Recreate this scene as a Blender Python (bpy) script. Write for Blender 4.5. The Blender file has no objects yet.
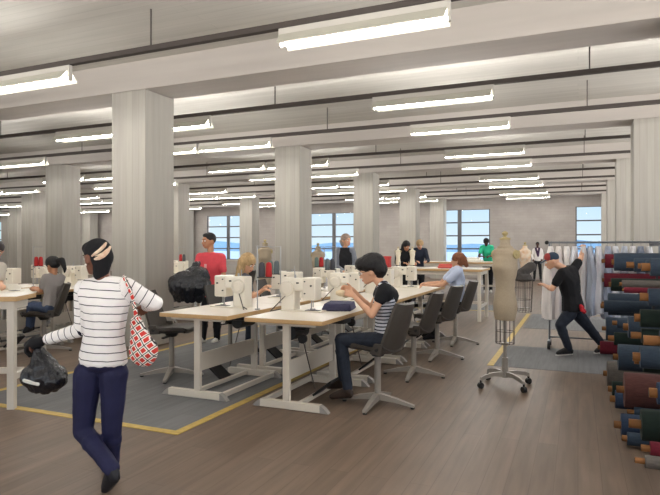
import bpy, bmesh, math, random
from mathutils import Vector, Matrix
random.seed(7)
R = math.radians
PI = math.pi
scene = bpy.context.scene
COL = scene.collection

# ------------------------------------------------------------------ camera, world, exposure
YAW = math.atan(248 / 574)
S_, C_ = math.sin(YAW), math.cos(YAW)
EYE = 1.6
cam_d = bpy.data.cameras.new('camera')
cam = bpy.data.objects.new('camera', cam_d)
COL.objects.link(cam)
cam.location = (0, 0, EYE)
cam.rotation_euler = (R(90), 0, YAW)
cam_d.sensor_fit = 'HORIZONTAL'
cam_d.sensor_width = 36
cam_d.lens = 574 / 660 * 36
cam_d.clip_end = 5000
scene.camera = cam
scene.view_settings.view_transform = 'Standard'
scene.view_settings.look = 'None'
scene.view_settings.gamma = 1
scene.view_settings.use_curve_mapping = False
scene.view_settings.exposure = 0.60
scene.cycles.use_denoising = True
scene.cycles.max_bounces = 8
scene.cycles.diffuse_bounces = 5
scene.cycles.sample_clamp_indirect = 6.0

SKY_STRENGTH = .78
LAMP_UP = 6.0         # watts from each side of a light fitting
STRIP_FAR, STRIP_NEAR = 200.0, 15.0   # unseen fill strip added along the rear of each track: tracks clear of a beam, tracks just before one
LAMP_TILT = 80         # degrees from straight up
LAMP_COLOR = (1.0, 0.985, 0.955)

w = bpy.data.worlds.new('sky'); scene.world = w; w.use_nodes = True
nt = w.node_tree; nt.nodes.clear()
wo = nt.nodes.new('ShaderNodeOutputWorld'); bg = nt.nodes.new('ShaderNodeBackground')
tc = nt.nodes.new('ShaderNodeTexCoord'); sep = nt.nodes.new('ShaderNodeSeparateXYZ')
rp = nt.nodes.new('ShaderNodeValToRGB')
# elevation (-1 .. 1) -> colour: strong ground glow added below to light ceiling and soffits, pale blue near the horizon, bright cloud high up
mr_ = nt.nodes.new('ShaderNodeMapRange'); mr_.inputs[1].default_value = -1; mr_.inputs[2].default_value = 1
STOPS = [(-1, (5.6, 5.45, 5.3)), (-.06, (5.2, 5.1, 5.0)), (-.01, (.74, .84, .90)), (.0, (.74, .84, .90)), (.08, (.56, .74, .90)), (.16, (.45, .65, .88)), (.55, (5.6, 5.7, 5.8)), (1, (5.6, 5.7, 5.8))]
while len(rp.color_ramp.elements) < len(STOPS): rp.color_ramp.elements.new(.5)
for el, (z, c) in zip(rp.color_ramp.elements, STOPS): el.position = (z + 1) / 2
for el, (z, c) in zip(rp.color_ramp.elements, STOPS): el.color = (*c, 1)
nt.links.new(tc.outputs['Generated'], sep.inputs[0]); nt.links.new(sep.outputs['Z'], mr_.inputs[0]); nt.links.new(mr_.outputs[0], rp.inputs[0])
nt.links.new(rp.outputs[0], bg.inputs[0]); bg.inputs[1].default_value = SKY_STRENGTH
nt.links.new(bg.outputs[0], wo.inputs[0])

# ------------------------------------------------------------------ helpers
def P(u, v, d):
    """photo pixel + distance ahead of the camera -> place in the room"""
    r = (u - 330) / 574 * d
    return Vector((r * C_ - d * S_, r * S_ + d * C_, EYE - (v - 247.5) / 574 * d))
def FL(u, d):
    p = P(u, 0, d); return Vector((p.x, p.y, 0))
RIGHT = Vector((C_, S_, 0)); AHEAD = Vector((-S_, C_, 0)); UP = Vector((0, 0, 1))
def V(r=0, d=0, z=0): return RIGHT * r + AHEAD * d + UP * z

def lin(c):
    return tuple(((x / 255) / 12.92 if x / 255 <= .04045 else ((x / 255 + .055) / 1.055) ** 2.4) for x in c)
MATS = {}
def mat(name, c, rough=.6, metal=0.0, var=0.0, scale=8.0, bump=0.0, stretch=None, spec=.4, c2=None):
    if name in MATS: return MATS[name]
    m = bpy.data.materials.new(name); m.use_nodes = True
    n = m.node_tree; b = n.nodes['Principled BSDF']
    b.inputs['Base Color'].default_value = (*lin(c), 1); b.inputs['Roughness'].default_value = rough
    b.inputs['Metallic'].default_value = metal; b.inputs['Specular IOR Level'].default_value = spec
    if var or bump or c2:
        t = n.nodes.new('ShaderNodeTexCoord'); mp = n.nodes.new('ShaderNodeMapping')
        if stretch: mp.inputs['Scale'].default_value = stretch
        no = n.nodes.new('ShaderNodeTexNoise'); no.inputs['Scale'].default_value = scale; no.inputs['Detail'].default_value = 5
        n.links.new(t.outputs['Object'], mp.inputs[0]); n.links.new(mp.outputs[0], no.inputs[0])
        if var or c2:
            r = n.nodes.new('ShaderNodeValToRGB'); L = lin(c)
            r.color_ramp.elements[0].position = .3; r.color_ramp.elements[1].position = .7
            r.color_ramp.elements[0].color = (*[x * (1 - var) for x in L], 1)
            r.color_ramp.elements[1].color = (*(lin(c2) if c2 else [min(1, x * (1 + var)) for x in L]), 1)
            n.links.new(no.outputs[0], r.inputs[0]); n.links.new(r.outputs[0], b.inputs['Base Color'])
        if bump:
            bp = n.nodes.new('ShaderNodeBump'); bp.inputs['Strength'].default_value = bump; bp.inputs['Distance'].default_value = .02
            n.links.new(no.outputs[0], bp.inputs['Height']); n.links.new(bp.outputs[0], b.inputs['Normal'])
    MATS[name] = m
    return m
def emis(name, c, s):
    m = bpy.data.materials.new(name); m.use_nodes = True; b = m.node_tree.nodes['Principled BSDF']
    b.inputs['Base Color'].default_value = (*c, 1); b.inputs['Emission Color'].default_value = (*c, 1); b.inputs['Emission Strength'].default_value = s
    MATS[name] = m; return m
def brick_mat(name, c1, c2, mortar, bw, bh, ms, axes='XY', rough=.6, noise=.15, stretch=(1, 1, 1), nscale=6, bump=.0, off=.5):
    m = bpy.data.materials.new(name); m.use_nodes = True; n = m.node_tree; b = n.nodes['Principled BSDF']
    b.inputs['Roughness'].default_value = rough; b.inputs['Specular IOR Level'].default_value = .3
    t = n.nodes.new('ShaderNodeTexCoord'); s = n.nodes.new('ShaderNodeSeparateXYZ'); cb = n.nodes.new('ShaderNodeCombineXYZ')
    n.links.new(t.outputs['Object'], s.inputs[0])
    n.links.new(s.outputs[axes[0]], cb.inputs[0]); n.links.new(s.outputs[axes[1]], cb.inputs[1])
    bk = n.nodes.new('ShaderNodeTexBrick'); bk.offset = off
    bk.inputs['Color1'].default_value = (*lin(c1), 1); bk.inputs['Color2'].default_value = (*lin(c2), 1); bk.inputs['Mortar'].default_value = (*lin(mortar), 1)
    bk.inputs['Scale'].default_value = 1; bk.inputs['Brick Width'].default_value = bw; bk.inputs['Row Height'].default_value = bh
    bk.inputs['Mortar Size'].default_value = ms; bk.inputs['Mortar Smooth'].default_value = .4
    n.links.new(cb.outputs[0], bk.inputs[0])
    mp = n.nodes.new('ShaderNodeMapping'); mp.inputs['Scale'].default_value = stretch
    no = n.nodes.new('ShaderNodeTexNoise'); no.inputs['Scale'].default_value = nscale; no.inputs['Detail'].default_value = 6
    n.links.new(t.outputs['Object'], mp.inputs[0]); n.links.new(mp.outputs[0], no.inputs[0])
    mr = n.nodes.new('ShaderNodeMapRange'); mr.inputs[1].default_value = .3; mr.inputs[2].default_value = .7
    mr.inputs[3].default_value = 1 - noise; mr.inputs[4].default_value = 1 + noise
    n.links.new(no.outputs[0], mr.inputs[0])
    mx = n.nodes.new('ShaderNodeVectorMath'); mx.operation = 'SCALE'
    n.links.new(bk.outputs[0], mx.inputs[0]); n.links.new(mr.outputs[0], mx.inputs['Scale'])
    n.links.new(mx.outputs[0], b.inputs['Base Color'])
    if bump:
        bp = n.nodes.new('ShaderNodeBump'); bp.inputs['Strength'].default_value = bump; bp.inputs['Distance'].default_value = .01
        n.links.new(bk.outputs['Fac'], bp.inputs['Height']); bp.invert = True; n.links.new(bp.outputs[0], b.inputs['Normal'])
    MATS[name] = m; return m
def stripe_mat(name, base, stripe, period, width, attr='along', rough=.85, wob=.006, ph=.5):
    m = bpy.data.materials.new(name); m.use_nodes = True; n = m.node_tree; b = n.nodes['Principled BSDF']
    b.inputs['Roughness'].default_value = rough; b.inputs['Specular IOR Level'].default_value = .1
    a = n.nodes.new('ShaderNodeAttribute'); a.attribute_name = attr
    t = n.nodes.new('ShaderNodeTexCoord'); no = n.nodes.new('ShaderNodeTexNoise'); no.inputs['Scale'].default_value = 9
    n.links.new(t.outputs['Object'], no.inputs[0])
    def M(op, *v):
        k = n.nodes.new('ShaderNodeMath'); k.operation = op
        for i, x in enumerate(v):
            if isinstance(x, (int, float)): k.inputs[i].default_value = x
            else: n.links.new(x, k.inputs[i])
        return k.outputs[0]
    x = M('MULTIPLY_ADD', no.outputs[0], wob * 2, a.outputs['Fac'])
    f = M('LESS_THAN', M('FRACT', M('ADD', M('DIVIDE', x, period), ph)), width)
    mx = n.nodes.new('ShaderNodeMix'); mx.data_type = 'RGBA'
    mx.inputs['A'].default_value = (*lin(base), 1); mx.inputs['B'].default_value = (*lin(stripe), 1)
    n.links.new(f, mx.inputs['Factor']); n.links.new(mx.outputs['Result'], b.inputs['Base Color'])
    bp = n.nodes.new('ShaderNodeBump'); bp.inputs['Strength'].default_value = .25; bp.inputs['Distance'].default_value = .03
    n.links.new(no.outputs[0], bp.inputs['Height']); n.links.new(bp.outputs[0], b.inputs['Normal'])
    MATS[name] = m; return m
def plaid_mat(name):
    m = bpy.data.materials.new(name); m.use_nodes = True; n = m.node_tree; b = n.nodes['Principled BSDF']; b.inputs['Roughness'].default_value = .9
    t = n.nodes.new('ShaderNodeTexCoord')
    def dot(v):
        k = n.nodes.new('ShaderNodeVectorMath'); k.operation = 'DOT_PRODUCT'; n.links.new(t.outputs['Object'], k.inputs[0]); k.inputs[1].default_value = v; return k.outputs['Value']
    A, B = dot((C_ * .8, S_ * .8, .6)), dot((-C_ * .6, -S_ * .6, .8))
    def M(op, *v):
        k = n.nodes.new('ShaderNodeMath'); k.operation = op
        for i, x in enumerate(v):
            if isinstance(x, (int, float)): k.inputs[i].default_value = x
            else: n.links.new(x, k.inputs[i])
        return k.outputs[0]
    def band(o, p, w, ph=0.0): return M('LESS_THAN', M('FRACT', M('ADD', M('DIVIDE', o, p), ph)), w)
    PR = .046
    wh = M('MAXIMUM', band(A, PR, .40), band(B, PR, .40))
    bk = M('MAXIMUM', band(A, PR, .12, -.14), band(B, PR, .12, -.14))
    x1 = n.nodes.new('ShaderNodeMix'); x1.data_type = 'RGBA'; x1.inputs['A'].default_value = (*lin((206, 58, 50)), 1); x1.inputs['B'].default_value = (*lin((242, 234, 226)), 1)
    x2 = n.nodes.new('ShaderNodeMix'); x2.data_type = 'RGBA'; x2.inputs['B'].default_value = (*lin((40, 28, 32)), 1)
    n.links.new(wh, x1.inputs['Factor']); n.links.new(x1.outputs['Result'], x2.inputs['A']); n.links.new(bk, x2.inputs['Factor'])
    n.links.new(x2.outputs['Result'], b.inputs['Base Color'])
    MATS[name] = m; return m
def glass_mat(name, tint=(.95, .98, 1), gloss=.06):
    m = bpy.data.materials.new(name); m.use_nodes = True; n = m.node_tree; n.nodes.clear()
    o = n.nodes.new('ShaderNodeOutputMaterial'); tr = n.nodes.new('ShaderNodeBsdfTransparent'); gl = n.nodes.new('ShaderNodeBsdfGlossy')
    gl.inputs['Roughness'].default_value = .0; tr.inputs[0].default_value = (*tint, 1)
    mx = n.nodes.new('ShaderNodeMixShader'); mx.inputs[0].default_value = gloss
    n.links.new(tr.outputs[0], mx.inputs[1]); n.links.new(gl.outputs[0], mx.inputs[2]); n.links.new(mx.outputs[0], o.inputs[0])
    MATS[name] = m; return m

def bm_(): return bmesh.new()
def box(bm, x0, x1, y0, y1, z0, z1, M=None, bev=0.0):
    r = bmesh.ops.create_cube(bm, size=1)['verts']
    for v in r:
        v.co = Vector(((x0 + x1) / 2 + v.co.x * (x1 - x0), (y0 + y1) / 2 + v.co.y * (y1 - y0), (z0 + z1) / 2 + v.co.z * (z1 - z0)))
        if M: v.co = M @ v.co
    if bev:
        es = list({e for v in r for e in v.link_edges})
        bmesh.ops.bevel(bm, geom=es, offset=bev, segments=2, affect='EDGES', profile=.5)
    return r
def axes(d):
    d = d.normalized(); a = Vector((0, 0, 1)) if abs(d.z) < .9 else Vector((1, 0, 0))
    x = a.cross(d).normalized(); y = d.cross(x); return x, y, d
def cyl(bm, p0, p1, r0, r1=None, n=14):
    p0 = Vector(p0); p1 = Vector(p1); r1 = r0 if r1 is None else r1
    x, y, d = axes(p1 - p0); A = []; B = []
    for i in range(n):
        a = 2 * PI * i / n; o = x * math.cos(a) + y * math.sin(a)
        A.append(bm.verts.new(p0 + o * r0)); B.append(bm.verts.new(p1 + o * r1))
    for i in range(n): bm.faces.new((A[i], A[(i + 1) % n], B[(i + 1) % n], B[i]))
    bm.faces.new(A[::-1]); bm.faces.new(B)
def tube(bm, pts, r, n=8):
    for a, b in zip(pts, pts[1:]): cyl(bm, a, b, r, None, n)
def lathe(bm, prof, n=20, sx=1, sy=1, M=None, off=None):
    rings = []
    for (r, z) in prof:
        ring = []
        for i in range(n):
            a = 2 * PI * i / n; p = Vector((r * math.cos(a) * sx, r * math.sin(a) * sy, z))
            if off: p += off(z)
            ring.append(bm.verts.new(M @ p if M else p))
        rings.append(ring)
    for A, B in zip(rings, rings[1:]):
        for i in range(n): bm.faces.new((A[i], A[(i + 1) % n], B[(i + 1) % n], B[i]))
    bm.faces.new(rings[0][::-1]); bm.faces.new(rings[-1])
_ico = {}
def ico(k):
    if k not in _ico:
        b = bmesh.new(); bmesh.ops.create_icosphere(b, subdivisions=k, radius=1); _ico[k] = [v.co.copy() for v in b.verts]; b.free()
    return _ico[k]
def ball(bm, c, r, k=2, M=None):
    """r: number or 3 semi-axes; M: 3x3 axes"""
    b = bmesh.ops.create_icosphere(bm, subdivisions=k, radius=1)['verts']
    rr = Vector((r, r, r)) if isinstance(r, (int, float)) else Vector(r)
    for v in b:
        p = Vector((v.co.x * rr.x, v.co.y * rr.y, v.co.z * rr.z)); v.co = Vector(c) + ((M @ p) if M else p)
def hull(bm, pts):
    vs = [bm.verts.new(p) for p in pts]
    r = bmesh.ops.convex_hull(bm, input=vs)
    dead = {g for g in r['geom_interior'] if isinstance(g, bmesh.types.BMVert)} | {g for g in r['geom_unused'] if isinstance(g, bmesh.types.BMVert)}
    for v in dead:
        if v.is_valid: bm.verts.remove(v)
def sph(c, r, k=1, M=None):
    rr = Vector((r, r, r)) if isinstance(r, (int, float)) else Vector(r); o = []
    for q in ico(k):
        p = Vector((q.x * rr.x, q.y * rr.y, q.z * rr.z)); o.append(Vector(c) + ((M @ p) if M else p))
    return o
def cap(bm, a, ra, b, rb): hull(bm, sph(a, ra, 2) + sph(b, rb, 2))

def link(name, me, material, parent):
    o = bpy.data.objects.new(name, me); COL.objects.link(o)
    for m in (material if isinstance(material, (list, tuple)) else [material]): o.data.materials.append(m)
    if parent is not None: o.parent = parent
    return o
def obj(name, bm, material, parent=None, smooth=False, sub=None, loc=None):
    """one mesh object; loc: verts are in room coordinates and this is the parent's place"""
    bmesh.ops.recalc_face_normals(bm, faces=bm.faces)
    if sub is not None:
        for v in bm.verts: v.co -= sub
    me = bpy.data.meshes.new(name); bm.to_mesh(me); bm.free()
    if smooth:
        for p in me.polygons: p.use_smooth = True
        try: me.set_sharp_from_angle(angle=R(40))
        except Exception: pass
    return link(name, me, material, parent)
def skin(name, bm, material, parent, voxel, sub=None, it=4, noise=0, nsize=.1):
    """fuses the pieces in bm to one continuous smooth surface"""
    bmesh.ops.recalc_face_normals(bm, faces=bm.faces)
    me = bpy.data.meshes.new('tmp'); bm.to_mesh(me); bm.free()
    o = bpy.data.objects.new('tmp', me); COL.objects.link(o)
    m = o.modifiers.new('r', 'REMESH'); m.mode = 'VOXEL'; m.voxel_size = voxel
    s = o.modifiers.new('s', 'SMOOTH'); s.iterations = it; s.factor = .5
    if noise:
        tx = bpy.data.textures.new('crease', 'CLOUDS'); tx.noise_scale = nsize
        dm = o.modifiers.new('d', 'DISPLACE'); dm.texture = tx; dm.strength = noise; dm.mid_level = .5
    dg = bpy.context.evaluated_depsgraph_get()
    out = bpy.data.meshes.new_from_object(o.evaluated_get(dg))
    bpy.data.objects.remove(o); bpy.data.meshes.remove(me)
    if sub is not None: out.transform(Matrix.Translation(-sub))
    for p in out.polygons: p.use_smooth = True
    out.name = name; out.materials.clear()
    return link(name, out, material, parent)

def tag(o, label, cat, group=None):
    o['label'] = label; o['category'] = cat
    if group: o['group'] = group
    return o
def thing(name, label, cat, loc=(0, 0, 0), rz=0, group=None):
    o = bpy.data.objects.new(name, None); COL.objects.link(o); o.location = loc; o.rotation_euler = (0, 0, rz)
    o.empty_display_size = .1
    return tag(o, label, cat, group)
def struct(name, bm, m, parent=None):
    o = obj(name, bm, m, parent)
    if parent is None: o['kind'] = 'structure'
    return o
KIDS = {}
def dup(root, loc, rz, label, group=None):
    def kids(o): return [c for c in COL.objects if c.parent == o]
    if root not in KIDS: KIDS[root] = [(c, kids(c)) for c in kids(root)]
    r = root.copy(); COL.objects.link(r); r.location = loc; r.rotation_euler = (0, 0, rz); r['label'] = label
    if group: r['group'] = group
    for c, g in KIDS[root]:
        k = c.copy(); COL.objects.link(k); k.parent = r
        for q in g:
            x = q.copy(); COL.objects.link(x); x.parent = k
    return r

# ------------------------------------------------------------------ materials
M_CEIL = brick_mat('ceiling_concrete', (187, 183, 175), (180, 176, 168), (173, 169, 161), 9, .16, .006, 'XY', .85, .06, (.4, 6, 1), 1.4)
M_CONC = brick_mat('column_concrete', (171, 167, 158), (166, 161, 153), (157, 153, 145), .13, 9, .005, 'XZ', .8, .07, (7, 7, .5), 1.6)
M_BEAM = mat('beam_concrete', (177, 170, 163), .85, var=.06, scale=1.5, stretch=(.3, 3, 3))
M_FLOOR = brick_mat('wood_floor', (113, 96, 82), (104, 88, 75), (93, 78, 66), 1.9, .15, .003, 'YX', .5, .17, (11, .8, 1), 1.6, .0, .37)
M_CARPET = brick_mat('grey_carpet_planks', (116, 116, 117), (106, 106, 108), (97, 97, 99), 1.0, .25, .003, 'YX', .8, .12, (10, .8, 1), 2.2, .0, .5)
M_YELLOW = mat('yellow_floor_paint', (186, 158, 84), .6, var=.18, scale=14)
M_BRICK = brick_mat('painted_brick', (170, 163, 157), (165, 158, 153), (162, 155, 150), .42, .14, .010, 'XZ', .85, .08, (1, 1, 1), 1.5)
M_WALL = mat('plaster', (196, 188, 178), .9, var=.04, scale=1.0)
M_FRAME = mat('window_steel', (98, 97, 98), .5, .3)
M_TRAY = mat('dark_track', (62, 55, 51), .7)
M_ROD = mat('rod_steel', (92, 86, 82), .5, .5)
M_FIX = mat('fitting_white', (176, 171, 163), .5)
M_REFL = mat('fitting_reflector', (172, 169, 157), .45)
M_TUBE = emis('lamp_tube', (1.0, .98, .93), 27.0)
M_LAM = mat('white_laminate', (226, 218, 206), .35, var=.02, scale=3)
M_PLY = mat('plywood_edge', (196, 160, 112), .55, var=.12, scale=20, stretch=(1, 1, 12))
M_STEEL = mat('cream_painted_steel', (208, 199, 186), .45, var=.02, scale=4)
M_FOOTCAP = mat('grey_foot_cap', (150, 145, 140), .6)
M_BLACK = mat('black_plastic', (28, 27, 28), .45)
M_CHAIR = mat('charcoal_shell', (66, 60, 55), .55, var=.05, scale=30)
M_CHBASE = mat('grey_chair_metal', (150, 143, 135), .4, .2)
M_MACH = mat('machine_cream', (233, 226, 212), .35)
M_MACH2 = mat('machine_shade', (216, 208, 194), .4)
M_CHROME = mat('chrome', (165, 165, 165), .35, .8)
M_LINEN = mat('linen', (164, 149, 128), .85, var=.06, scale=60, bump=.05)
M_LINEN2 = mat('linen_plate', (168, 152, 108), .8)
M_PAPER = mat('paper', (240, 236, 226), .8)

# ------------------------------------------------------------------ the room
XL, XR, YB, YN = -52.0, 5.0, 30.2, -1.6
CEIL, SOFF = 4.58, 4.12
b = bm_(); box(b, XL, XR, YN, YB, -.2, 0); struct('floor', b, M_FLOOR)
b = bm_(); box(b, XL, XR, YN, YB + .3, CEIL, CEIL + .25); struct('ceiling', b, M_CEIL)
WX = [1.45 - 7.14 * k for k in range(8)]
Z0, Z1, HW = .85, 3.58, 1.56
b = bm_()
edges = [XR] + [x for c in WX for x in (c + HW, c - HW)] + [XL]
for i in range(0, len(edges), 2): box(b, edges[i + 1], edges[i], YB, YB + .3, 0, CEIL)
for c in WX:
    box(b, c - HW, c + HW, YB, YB + .3, 0, Z0); box(b, c - HW, c + HW, YB, YB + .3, Z1, CEIL)
struct('wall_back', b, M_BRICK)
b = bm_(); box(b, XL - .3, XL, YN, YB, 0, CEIL); struct('wall_left', b, M_WALL)
b = bm_(); box(b, XL, XR, YN - .3, YN, 0, .3); box(b, XL, XR, YN - .3, YN, 2.5, CEIL)
box(b, XL, -10, YN - .3, YN, .3, 2.5); box(b, 1.5, XR, YN - .3, YN, .3, 2.5)
for x in (-6.2, -2.4): box(b, x, x + .3, YN - .3, YN, .3, 2.5)
struct('wall_near', b, M_WALL)
b = bm_(); box(b, XR, XR + .3, YN, YB, 0, .3); box(b, XR, XR + .3, YN, YB, 4.3, CEIL)
for y in range(0, 30, 6): box(b, XR, XR + .3, y, y + .5, .3, 4.3)
b.verts.ensure_lookup_table(); struct('wall_right', b, M_WALL)
M_GLASS = glass_mat('window_glass', gloss=.0015)
for k, c in enumerate(WX):
    r = bpy.data.objects.new('window_%d' % (k + 1), None); COL.objects.link(r); r.location = (c, YB, 0); r['kind'] = 'structure'
    b = bm_(); y0, y1 = .05, .13; t = .055
    for (x0, x1) in ((-HW, -HW + t), (HW - t, HW), (-.1, .1)): box(b, x0, x1, y0, y1, Z0, Z1)
    for i in range(5):
        z = Z0 + (Z1 - Z0) * i / 4; box(b, -HW, HW, y0 + .01, y1 - .01, max(Z0, z - .035), min(Z1, z + .035))
    obj('window_frame', b, M_FRAME, r)
    for sx in (-1, 1):
        b = bm_(); x0, x1 = sorted((sx * .1, sx * (HW - t))); box(b, x0, x1, .085, .093, Z0 + .03, Z1 - .03); obj('pane', b, M_GLASS, r)
    b = bm_(); box(b, -HW, HW, -.06, .06, Z0 - .05, Z0); obj('window_sill', b, M_WALL, r)
# beams and columns
CX = [1.0 - 8.0 * k for k in range(7)]            # left face of each line of columns, 0.7 wide
CY = [7.2, 12.7, 18.2, 23.7, 29.2]
for y in [1.7] + CY:
    b = bm_(); box(b, XL, XR, y, y + .7, SOFF, CEIL); struct('beam', b, M_BEAM)
for x in CX:
    for y in CY:
        b = bm_(); box(b, x - .0, x + .7, y, y + .7, 0, SOFF, bev=.012); o = struct('column', b, M_CONC)
# marked floor zones: grey planks edged with yellow lines
def zone(x0, x1, y0, y1, lines):
    b = bm_(); box(b, x0, x1, y0, y1, 0, .003); struct('floor_zone', b, M_CARPET)
    for (a0, a1, c0, c1) in lines:
        b = bm_(); box(b, a0, a1, c0, c1, 0, .0045); struct('floor_line', b, M_YELLOW)
lw = .085
zone(-5.9, -3.22, 4.06, 16, [(-5.9 - lw, -3.22 + lw, 4.06 - lw, 4.06), (-3.22, -3.22 + lw, 4.06, 12.3), (-5.9 - lw, -5.9, 4.06, 16)])
zone(-11.4, -8.75, 4.06, 16, [(-11.4 - lw, -8.75 + lw, 4.06 - lw, 4.06), (-8.75, -8.75 + lw, 4.06, 16)])
zone(-1.05, 5, 8.0, 9.75, [(-1.05 - lw, -1.05, 8.0, 14.6)])
zone(-1.0, 5, 12.0, 14.6, [])
zone(-6, -1.6, 14.9, 16.4, [(-6, -1.6, 14.9 - lw, 14.9)])
zone(-1.0, 6, 17.5, 19.6, [])
# outside: water and a far shore
b = bm_(); box(b, -900, 900, YB + 40, 1500, -9.2, -9); o = struct('water', b, mat('sea', (42, 72, 100), .5, var=.1, scale=.05, stretch=(1, 6, 1)))
b = bm_()
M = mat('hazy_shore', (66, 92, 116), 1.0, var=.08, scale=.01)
pts = []
x = -1500
n = 60; A = []; B = []
for i in range(n + 1):
    xx = -1600 + 2400 * i / n; h = 13 + 5 * math.sin(i * .5) + 4 * math.sin(i * 1.3 + 1) + random.uniform(-1, 1)
    A.append((b.verts.new((xx, 1400, -9)), b.verts.new((xx, 1480, -9)))); B.append((b.verts.new((xx, 1430, h)), b.verts.new((xx, 1460, h))))
for i in range(n):
    b.faces.new((A[i][0], A[i + 1][0], B[i + 1][0], B[i][0])); b.faces.new((B[i][0], B[i + 1][0], B[i + 1][1], B[i][1])); b.faces.new((B[i][1], B[i + 1][1], A[i + 1][1], A[i][1]))
struct('distant_shore', b, M)

# ------------------------------------------------------------------ ceiling tracks and light fittings
ORD = ['nearest', 'second', 'third', 'fourth', 'fifth', 'sixth', 'seventh', 'eighth', 'ninth', 'tenth', 'eleventh', 'twelfth']
TY = [.2, 3.4, 5.7, 8.9, 11.2, 14.4, 16.7, 19.9, 22.2, 25.4, 27.7]
RODX = [.15, -4.9, -11.9, -18.9, -25.9, -32.9]
def lightpart(fx, x, y, side):
    # light leaving the slots in the two outer faces of the reflector, shielded towards a beam close by
    for q in (-1, 1):
        near = q == side
        l = bpy.data.lights.new('lamp_light', 'AREA'); l.shape = 'RECTANGLE'; l.size = 1.88; l.size_y = .014; l.energy = LAMP_UP * (.38 if near else 1); l.color = LAMP_COLOR
        o = bpy.data.objects.new('lamp_light', l); COL.objects.link(o); o.parent = fx; o.location = (0, q * .156, 3.862)
        o.rotation_euler = (q * R(180 - (62 if near else LAMP_TILT)), 0, 0)
fix0 = None
FIXX = [(-2.12, 'right-hand line'), (-7.22, 'second line from right'), (-9.22, 'third line from right'), (-14.17, 'fourth line from right'), (-16.15, 'fifth line from right'), (-21.1, 'sixth line from right'), (-23.1, 'far left line'), (-28.1, 'eighth line from right'), (-30.1, 'ninth line from right'), (-35.1, 'tenth line from right'), (-37.1, 'farthest left line')]
FIXX += [(2.4, 'added line right of the camera')]  # unseen fittings, added to brighten the ceiling on the right
for i, y in enumerate(TY):
    t = thing('ceiling_track', f'dark narrow ceiling track, {ORD[i]} from the camera, hung on thin rods', 'track', (0, y, 4.03), 0, 'dark tracks under the ceiling')
    b = bm_(); box(b, XL + .1, XR - .2, -.04, .04, .02, .085); obj('track', b, M_TRAY, t)
    nb = (y - 5.7) % 5.5 < .2 or (y - 5.7) % 5.5 > 5.4
    l = bpy.data.lights.new('track_fill_light', 'AREA'); l.shape = 'RECTANGLE'; l.size = 50; l.size_y = .02; l.energy = STRIP_NEAR if nb else STRIP_FAR; l.color = LAMP_COLOR  # full-length fill light, added to even out the ceiling
    o = bpy.data.objects.new('track_fill_light', l); COL.objects.link(o); o.parent = t; o.location = (-19, .045, .06); o.rotation_euler = (R(180 - (30 if nb else 52)), 0, 0)
    for x in RODX:
        b = bm_(); cyl(b, (x, 0, .09), (x, 0, CEIL - 4.03), .011, None, 6); obj('hanger_rod', b, M_ROD, t)
    for x, where in FIXX:
        if x / y < -1.42 and y > 4: continue
        if x < -10 and y < 4: continue
        if x > 0 and y > 4: continue
        lab = f'white linear light fitting on the {ORD[i]} ceiling track, {where}'
        if fix0 is None:
            fix0 = f = thing('light_fitting', lab, 'ceiling light', (x, y, 0), 0, 'linear light fittings')
            b = bm_(); box(b, -.96, .96, -.028, .028, 3.97, 4.05); obj('housing', b, M_FIX, f)
            b = bm_(); cyl(b, (-.95, 0, 3.875), (.95, 0, 3.875), .021, None, 12); obj('tube', b, M_TUBE, f)
            b = bm_()
            prof = [(-.15, 3.855), (-.05, 3.975), (.05, 3.975), (.15, 3.855), (.145, 3.848), (.046, 3.966), (-.046, 3.966), (-.145, 3.848)]
            A = [b.verts.new((-.93, yy, zz)) for yy, zz in prof]; Bq = [b.verts.new((.93, yy, zz)) for yy, zz in prof]
            for k in range(8): b.faces.new((A[k], A[(k + 1) % 8], Bq[(k + 1) % 8], Bq[k]))
            for q in (A, Bq):
                b.faces.new((q[0], q[1], q[6], q[7])); b.faces.new((q[1], q[2], q[5], q[6])); b.faces.new((q[2], q[3], q[4], q[5]))
            obj('reflector', b, M_REFL, f)
            for sx in (-1, 1):
                b = bm_(); box(b, sx * .95 - .012, sx * .95 + .012, -.028, .028, 3.845, 3.97); obj('end_cap', b, M_FIX, f)
        else:
            f = dup(fix0, (x, y, 0), 0, lab)
        lightpart(f, x, y, 1 if (y - 5.7) % 5.5 < .2 or (y - 5.7) % 5.5 > 5.4 else -1)

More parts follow.
